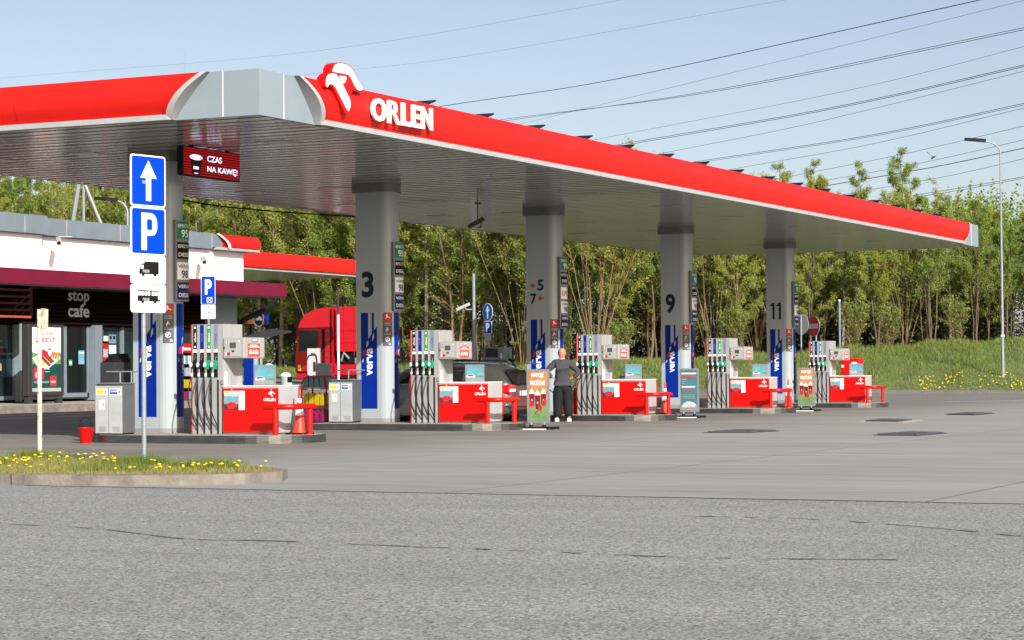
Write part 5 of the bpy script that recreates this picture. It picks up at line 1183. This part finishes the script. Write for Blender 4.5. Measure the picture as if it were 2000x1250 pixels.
# ================================================================= LORRY
lo=E('lorry',(-35.0,64.3,.72),'red lorry tractor with a red box body parked behind the islands, facing left','lorry',rz=R_(-2))
def tp(pts,y0,y1,m,name,par=lo,bev=.06,sm=None):
    t=MB(); t.prism(lambda u,v,n:(u,n,v),pts,y0,y1,m); return t.build(name,par,bevel=bev,smooth=sm)
tp([(.0,.55),(2.2,.55),(2.2,3.78),(1.9,3.80),(1.1,3.68),(.55,3.42),(.3,3.1),(.14,2.75),(.1,2.2),(.0,1.2)],-1.25,1.25,REDT,'cab',bev=.09)
t=MB(); M=lambda u,v,n:(u,-1.25-n,v)
t.shape(M,[(.22,1.62),(1.0,1.62),(1.3,1.75),(1.38,1.85),(1.38,2.62),(.26,2.66)],.03,GLASST); t.build('side_window',lo)
t=MB(); t.shape(lambda u,v,n:(-.012-.0+.12*(v-1.3)/2,u,v),[(-1.05,1.5),(1.05,1.5),(1.0,2.6),(-1.0,2.6)],0,GLASSD); t.build('windscreen',lo)
t=MB(); t.rect(M,1.62,.75,1.78,2.72,.03,BLKP); t.rect(M,0.08,2.72,2.15,2.78,.03,REDD)
for z in(1.3,1.6,1.95,2.3,2.5): t.rect(M,1.42 if z>1.7 else .9,z,2.15,z+.03,.03,REDD)
t.rect(M,.05,.96,2.15,1.0,.03,REDD); t.rect(M,.1,.55,2.15,.60,.03,BLKP); t.rect(M,2.10,.7,2.2,3.7,.03,BLKP); t.build('side_trim',lo)
t=MB(); t.box(-.28,.06,-1.5,-1.28,2.35,2.95,BLKP); t.tube([(.05,-1.27,2.9),(-.1,-1.4,2.9)],.03,BLKP,6); t.build('mirror',lo)
t=MB(); t.box(-.12,.45,-1.2,1.2,2.74,2.86,BLKP); t.build('sun_visor',lo)
t=MB(); t.prism(M,[(.15,.62),(.33,.62),(.33,.92),(.15,.92)],0,.02,YELS); t.build('headlamp',lo)
t=MB(); t.box(.0,2.3,-1.2,1.2,.22,.55,REDT); t.build('bumper',lo,bevel=.04)
t=MB(); t.box(2.42,4.3,-1.27,1.27,1.55,3.80,REDT)
t.build('box_body',lo,bevel=.03)
t=MB()
for x in np.arange(2.9,4.25,.6): t.box(x,x+.04,-1.285,-1.27,1.4,3.75,REDD)
for z in(2.0,2.6): t.box(2.52,4.28,-1.29,-1.27,z,z+.04,REDP)
t.build('body_ribs',lo)
t=MB(); t.box(2.3,4.4,-.5,.5,.75,1.1,BLKP); t.box(2.3,4.3,-1.22,-1.05,.40,.92,REDT); t.box(2.55,3.5,-1.15,-.55,.95,1.5,BLKP); t.box(3.5,4.3,-1.2,-.6,.95,1.25,MGREY); t.tube([(2.7,-1.2,1.1),(2.9,-1.25,1.5),(3.2,-1.25,1.2)],.06,GALV,8); t.box(2.42,2.52,-1.2,1.2,1.2,3.5,BLKP); t.build('chassis',lo)
for x in(1.35,3.9):
    t=MB(); t.lathe((0,0,0),[(.28,-.15),(.48,-.14),(.52,-.1),(.52,.1),(.48,.14),(.28,.15)],BLACK,24); w=t.build('wheel',lo,smooth=40); w.location=(x,-1.05,.52); w.rotation_euler=(R_(90),0,0); t=MB(); t.lathe((0,0,-.12),[(.001,0),(.27,0),(.27,.3),(.001,.3)],GALV,18); t.build('rim',w,smooth=40)
    w2=copy_tree(w,lo); w2.location=(x,1.05,.52)
# low red terminal by the farthest pump
o=E('red_terminal',(1.95,YS[4]+.62,IZ),'red cabinet with a white pump symbol behind the farthest pump','cabinet'); t=MB(); t.box(.35,.95,0,.5,0,1.42,REDP); t.build('body',o,bevel=.02); M=MF(.35,0,0)
t=MB(); t.shape(M,rrect(.34,1.0,.55,1.30,.05),.004,WHITE); t.shape(M,rrect(.40,1.10,.49,1.24,.02),.006,REDP); t.rect(M,.02,1.13,.10,1.21,.004,WHITE); t.build('pump_symbol',o)
# bird
o=E('flying_bird',(.48,53.78,9.66),'small dark bird flying in the sky left of the tall street lamp','bird',rz=YAW)
V=[(-.12,0,.10),(-.05,.02,.03),(0,.05,0),(.03,0,-.02),(-.0,-.06,-.01),(.10,.01,.05),(.17,0,.14),(.02,.0,.03)]
t=MB(); t.lathe((0,0,0),[(.0,-.10),(.022,-.06),(.03,0),(.018,.05),(.0,.09)],DGREY,8); b=t.build('body',o,smooth=60); b.rotation_euler=(0,R_(60),0); o.scale=(1.5,1.5,1.5)
t=MB(); t.mesh([(0,-.03,.01),(0,.04,.01),(-.10,.02,.07),(-.17,.05,.15),(-.16,0,.15),(-.09,-.04,.06)],[(0,1,2,5),(5,2,3,4)],DGREY); t.mesh([(.02,-.03,.01),(.02,.04,.01),(.10,.02,.05),(.16,.05,.16),(.15,0,.16),(.09,-.04,.04)],[(1,0,5,2),(2,5,4,3)],DGREY); t.build('wings',o)
# black cable along the back of canopy
t=MB(); t.tube(cat([(-5.05,7.2,5.36),(-5.05,8.2,5.30),(-5.05,9.6,5.235),(-5.05,11.1,5.215),(-5.05,13.6,5.25),(-5.05,17,5.34),(-5.05,18,5.37)]),.02,BLKP,6); tag(t.build('overhead_cable',smooth=60),'black cable sagging along the rear edge of the canopy','cable')
# ================================================================= POWER LINES
WIRES=[
([-167.5,204.88,40.85],[-106.03,183.63,37.55],[-57.14,157.4,35.65],[-37.73,143.01,34.36],.010,'topmost hair-thin overhead wire, leaving the picture at the middle of its top edge'),
([-108.9,184.88,35.15],[-81.4,171.85,33.78],[-35.76,141.37,31.61],[-20.13,126.66,30.11],.010,'second hair-thin overhead wire from the top, above the white letters'),
([-84.78,173.66,29.02],[-57.7,157.82,28.4],[-14.24,120.18,26.81],[-7.57,112.01,26.2],.035,'thick dark overhead wire, the highest of the thick ones'),
([-71.76,166.56,25.84],[-36.6,142.09,26.68],[-10.24,115.39,25.73],[-7.58,112.02,25.53],.014,'thin wire crossing just below the highest thick one'),
([-76.66,169.33,26.43],[-44.79,148.65,25.53],[-9.98,115.07,23.88],[-7.62,112.05,23.67],.022,'upper wire of the first close pair'),
([-76.66,169.33,26.64],[-44.79,148.65,25.39],[-9.99,115.07,23.74],[-7.62,112.05,23.53],.022,'lower wire of the first close pair'),
([-62.79,161.15,23.06],[-29.33,135.71,22.99],[-10.0,115.09,22.62],[-7.64,112.07,22.5],.014,'thin wire between the first and second close pairs'),
([-58.39,158.31,22.1],[-30.25,136.55,21.8],[-10.03,115.11,21.28],[-7.66,112.09,21.17],.024,'lower wire of the second close pair'),
([-58.39,158.31,22.25],[-30.24,136.55,21.92],[-10.03,115.11,21.39],[-7.66,112.09,21.27],.024,'upper wire of the second close pair'),
([-53.39,154.93,20.76],[-32.98,138.99,21.01],[-10.03,115.12,20.98],[-7.66,112.1,20.9],.016,'thin wire right under the second close pair'),
([-47.86,150.98,19.57],[-25.9,132.47,19.12],[-10.07,115.15,18.83],[-7.7,112.14,18.74],.022,'upper wire of the third close pair'),
([-47.87,150.98,19.44],[-25.9,132.47,19.01],[-10.07,115.15,18.72],[-7.7,112.14,18.64],.018,'lower wire of the third close pair'),
([-43.19,147.44,18.4],[-25.91,132.48,18.42],[-10.07,115.16,18.52],[-7.7,112.14,18.47],.016,'thin wire right under the third close pair'),
([-36.14,141.73,17.0],[-22.55,129.15,17.19],[-10.1,115.18,17.32],[-7.72,112.16,17.31],.016,'wire passing just above the flying bird'),
([-33.67,139.61,16.19],[-20.91,127.46,16.28],[-10.11,115.19,16.4],[-7.74,112.17,16.41],.016,'wire passing at the height of the flying bird'),
([-32.46,138.54,15.78],[-19.29,125.76,15.81],[-10.12,115.2,15.85],[-7.75,112.18,15.84],.03,'thick wire passing just below the flying bird'),
([-24.83,131.43,14.95],[-17.18,123.47,14.98],[-10.13,115.21,15.14],[-7.76,112.2,15.18],.016,'thin wire between the lowest thick wire and the lowest pair'),
([-23.72,130.33,14.01],[-16.68,122.91,13.97],[-10.15,115.24,13.94],[-7.78,112.22,13.91],.018,'upper wire of the lowest pair, just over the treetops'),
([-23.72,130.33,13.86],[-16.68,122.91,13.82],[-10.15,115.24,13.84],[-7.78,112.22,13.81],.018,'lower wire of the lowest pair, just over the treetops')]
WIREM=mat('dark_wire',(.05,.055,.065),.6)
for w in WIRES:
    P=[Vector(p) for p in w[:4]]; P=[P[0]+(P[0]-P[1])*2.2]+P+[P[3]+(P[3]-P[2])*8]
    t=MB(); t.tube(cat(P,8),w[4],WIREM,5); tag(t.build('power_line',smooth=60),w[5],'power line','overhead power lines')
# ================================================================= TREES
def rvec(r): 
    a=r.uniform(0,6.283); z=r.uniform(-1,1); q=math.sqrt(1-z*z); return Vector((q*math.cos(a),q*math.sin(a),z))
def make_tree(seed,h,nst,cw,nleaf,leafm,barkm,lo=.22,lsz=.10,up=.8,kind='tree',name='woodland_tree'):
    r=random.Random(seed); tr=MB(); anchors=[]
    for s in range(nst):
        a=r.uniform(0,6.28); lean=(r.uniform(.02,.12) if nst<7 else r.uniform(.03,.34))*h if nst>1 else r.uniform(0,.04)*h; hh=h*r.uniform(.78,1.) if s else h
        bx,by=math.cos(a)*.18*(nst>1),math.sin(a)*.18*(nst>1); P=[];Rr=[]
        K=11; wx=wy=0
        for i in range(K+1):
            f=i/K; wx+=r.uniform(-.09,.09); wy+=r.uniform(-.09,.09)
            P.append(Vector((bx+math.cos(a)*lean*f**1.2+wx,by+math.sin(a)*lean*f**1.2+wy,hh*f))); Rr.append((.045+.0065*h)*(1-f)**.8/(nst**.62)+.008)
        tr.tube(P,Rr,barkm,6,cap=False)
        nb=int(34 if nst<3 else (22 if nst<7 else 14))
        for b in range(nb):
            f=lo+(1-lo)*(b+r.random())/nb*.97; i=min(K-1,int(f*K)); g=f*K-i; p=P[i]*(1-g)+P[i+1]*g
            az=r.uniform(0,6.28); L=cw*(.35+.65*math.sin(math.pi*min(1,max(.0,(f-lo*.5)/(1.02-lo*.5)))**.75))*r.uniform(.55,1.1)*(1-f*.35); elv=R_(r.uniform(25,62)*up)
            d=Vector((math.cos(az)*math.cos(elv),math.sin(az)*math.cos(elv),math.sin(elv))); Q=[p]; 
            for k in range(1,4): Q.append(p+d*L*k/3+Vector((0,0,.10*L*(k/3)**2))+rvec(r)*.06*L)
            tr.tube(Q,[.022*(1-f*.6)+.006,.014,.009,.004],barkm,3,cap=False)
            for k in range(5):
                g=r.uniform(.35,1); q=Q[0]+(Q[3]-Q[0])*g; d2=(d+rvec(r)*.9+Vector((0,0,.3))).normalized(); L2=L*r.uniform(.18,.42); e=q+d2*L2
                tr.tube([q,(q+e)/2+rvec(r)*.03,e],[.007,.005,.003],barkm,3,cap=False); anchors.append((q,e,f))
            anchors.append((Q[1],Q[3],f))
    root=E(name,(0,0,0),'x','tree','trees beyond the grass bank')
    tr.build('trunk',root,smooth=60)
    rs=np.random.RandomState(seed); n=nleaf; A=np.array([[*a[0],*a[1]] for a in anchors]); wgt=np.array([.25+a[2] for a in anchors]); wgt/=wgt.sum()
    # clumps: favour some twigs strongly so that gaps stay open
    cl=rs.rand(len(anchors))**1.4; wgt=wgt*cl; wgt/=wgt.sum()
    idx=rs.choice(len(anchors),n,p=wgt); f=rs.rand(n)[:,None]; C=A[idx,:3]*(1-f)+A[idx,3:]*f+rs.normal(0,.11,(n,3))
    u=rs.normal(size=(n,3)); u/=np.linalg.norm(u,axis=1)[:,None]; v=np.cross(u,rs.normal(size=(n,3))); v/=np.linalg.norm(v,axis=1)[:,None]
    sz=(lsz*(.55+.9*rs.rand(n)))[:,None]; a_=C-u*sz; b_=C+v*sz*.45; c_=C+u*sz; d_=C-v*sz*.45
    V=np.stack([a_,b_,c_,d_],1).reshape(-1,3)
    me=bpy.data.meshes.new('crown'); me.vertices.add(4*n); me.vertices.foreach_set('co',V.ravel()); me.loops.add(4*n); me.loops.foreach_set('vertex_index',np.arange(4*n)); me.polygons.add(n); me.polygons.foreach_set('loop_start',np.arange(0,4*n,4)); me.materials.append(leafm); me.update(calc_edges=True); me.validate()
    o=bpy.data.objects.new('crown',me); COL.objects.link(o); o.parent=root
    return root
protos=[
 (make_tree(11,12.5,3,2.9,40000,LEAFY,BARK,.18,.052),'multi-stemmed yellow-green tree'),
 (make_tree(12,12.0,2,2.6,34000,LEAFY,BARK,.26,.052),'forked yellow-green tree'),
 (make_tree(13,12.8,1,2.2,24000,LEAFG,BARKB,.3,.05,name='birch_tree'),'pale-barked green birch'),
 (make_tree(14,11.5,4,3.0,42000,LEAFG,BARK,.16,.052),'bushy green tree'),
 (make_tree(15,12.2,2,2.8,4000,LEAFY,TWIG,.10,.06,.75),'nearly bare brown tree'),
 (make_tree(16,11.4,4,2.6,30000,LEAFG,BARK,.34,.052,1.05),'green-topped tan-stemmed tree'),
 (make_tree(17,12.6,16,2.4,30000,LEAFY,TWIG,.45,.055,1.2),'yellow-topped clump of tan stems'),
 (make_tree(18,12.6,1,1.6,7500,LEAFG,BARKB,.3,.045,name='birch_tree'),'tall thin birch'),
]
bush=make_tree(31,3.8,9,1.5,1800,LEAFG,TWIG,.05,.07,.9,name='bare_shrub'); bush['category']='shrub'
bush2=make_tree(32,3.0,8,1.3,4600,LEAFG,BARK,.05,.08,.8,name='green_shrub'); bush2['category']='shrub'
rnd=random.Random(77)
ZONE=[(0.0,2.3,'beyond the store roof'),(2.3,2.9,'behind the lorry'),(2.9,3.6,'behind the column marked 3'),(3.6,4.15,'behind the grey car'),(4.15,4.6,'left of the column marked 9'),(4.6,5.05,'between columns 9 and 11'),(5.05,5.6,'right of the no entry sign'),(5.6,8.1,'around the tall street lamp')]
def hs(u): return np.interp(u,[0,1.2,2.3,3.0,3.6,4.4,5.2,8],[1.34,1.30,1.16,1.0,.96,.84,.73,.74])
used=set()
def put(k,u,off,sc,rz,extra=''):
    root,lab=protos[k] if isinstance(k,int) else k
    b=lerp(TP,u); d=Vector((-.28,.96)); x,y=b[0]+d.x*off,b[1]+d.y*off; z=b[2]-.15+off*.006
    if id(root) in used: o=copy_tree(root)
    else: o=root; used.add(id(root))
    zn=[q[2] for q in ZONE if q[0]<=u<q[1]]; zn=zn[0] if zn else ZONE[-1][2]
    row='in the front row' if off<4.5 else ('in the middle of the wood' if off<11 else 'deep in the wood')
    o.location=(x,y,z); o.scale=(sc*rnd.uniform(.92,1.12),sc*rnd.uniform(.92,1.12),sc); o.rotation_euler=(0,0,rz)
    o['label']=(lab+' '+(extra or zn)); o['group']=o['label']; return o
def weights(u,row):
    if u<3.0: return [3,3,3,3,.7,1.5,1.5,.8]
    if u<4.3: return [2,1.5,.3,.4,.6,1.5,5,.2]
    if u<5.0: return [1,1.5,2,4,2.5,3,.8,.4]
    return [1,1.5,2.5,4,2,3.5,.8,.6]
def seglen(u):
    a=lerp(TP,u); b=lerp(TP,u+.02); return math.hypot(a[0]-b[0],a[1]-b[1])/.02
def adv(u,dist):
    while dist>0 and u<7.95:
        u+=.005; dist-=.005*seglen(u)
    return u
for row,(o0,o1,step) in enumerate(((1.0,3.4,1.75),(4.5,9,2.1),(11,19,2.9))):
    u=.35 if row==0 else .4
    while u<7.4:
        k=rnd.choices(range(8),weights(u,row))[0]; 
        if row==0 and rnd.random()<.08: pass
        sc=rnd.uniform(.84,1.03)*hs(u)
        put(k,u,rnd.uniform(o0,o1),sc,rnd.uniform(0,6.28)); u=adv(u,step*rnd.uniform(.6,1.4))
# taller crowns showing over the canopy edge
for u,off,s,lab in((4.12,16,.98,'peeking over the red edge, leftmost of the taller ones'),(4.45,15,.98,'with a pointed top over the red edge'),(4.73,14,.95,'with a narrow top between the pointed birch and the broad crown'),(5.02,13,.93,'at the left of the broad crown over the canopy edge'),(5.1,13,1.0,'at the centre of the broad crown over the canopy edge'),(5.18,14,.93,'at the right of the broad crown over the canopy edge')):
    put(7,u,off,s,rnd.uniform(0,6),lab)
for u in np.arange(.4,7.9,.1):
    k=(bush,'bare twiggy shrub') if rnd.random()<.75 else (bush2,'low leafy green shrub')
    for j in range(int(seglen(u)*.1/3.4+rnd.random())):
        put(k,u+rnd.uniform(0,.1),rnd.uniform(.1,3.5),rnd.uniform(.45,.85),rnd.uniform(0,6.28))

# the depth of the wood, which reads as one mass
rs=np.random.RandomState(9); n=400000
uu=rs.uniform(.2,7.5,n); off=np.where(uu>4.8,rs.uniform(9,30,n),rs.uniform(13,32,n)); bx=np.interp(uu,range(len(TP)),[q[0] for q in TP]); by=np.interp(uu,range(len(TP)),[q[1] for q in TP]); bz=np.interp(uu,range(len(TP)),[q[2] for q in TP])
hh=hs(uu)*np.interp(uu,[0,4.6,5.4,8],[9.6,9.6,11.6,11.8])*(1+.10*np.sin(uu*31+off)+.08*np.sin(uu*67))
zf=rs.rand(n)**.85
C=np.stack([bx-.28*off,by+.96*off,bz+hh*zf],1)
sz=rs.uniform(.07,.15,n)[:,None]; u_=rs.normal(size=(n,3)); u_/=np.linalg.norm(u_,axis=1)[:,None]; v_=np.cross(u_,rs.normal(size=(n,3))); v_/=np.linalg.norm(v_,axis=1)[:,None]
V=np.stack([C-u_*sz,C+v_*sz*.6,C+u_*sz,C-v_*sz*.6],1).reshape(-1,3)
me=bpy.data.meshes.new('distant_wood'); me.vertices.add(4*n); me.vertices.foreach_set('co',V.ravel()); me.loops.add(4*n); me.loops.foreach_set('vertex_index',np.arange(4*n)); me.polygons.add(n); me.polygons.foreach_set('loop_start',np.arange(0,4*n,4)); me.materials.append(LEAFG); me.materials.append(mat('deep_wood_shade',(.05,.042,.03),.9,spec=.1)); me.polygons.foreach_set('material_index',(rs.rand(n)>.05+1.1*zf).astype(int)); me.update(calc_edges=True)  # bark flakes darkened and denser low down: shade inside the wood, painted in
o=bpy.data.objects.new('distant_wood',me); COL.objects.link(o); tag(o,'dense depth of the wood behind the first rows of trees','wood',kind='stuff')
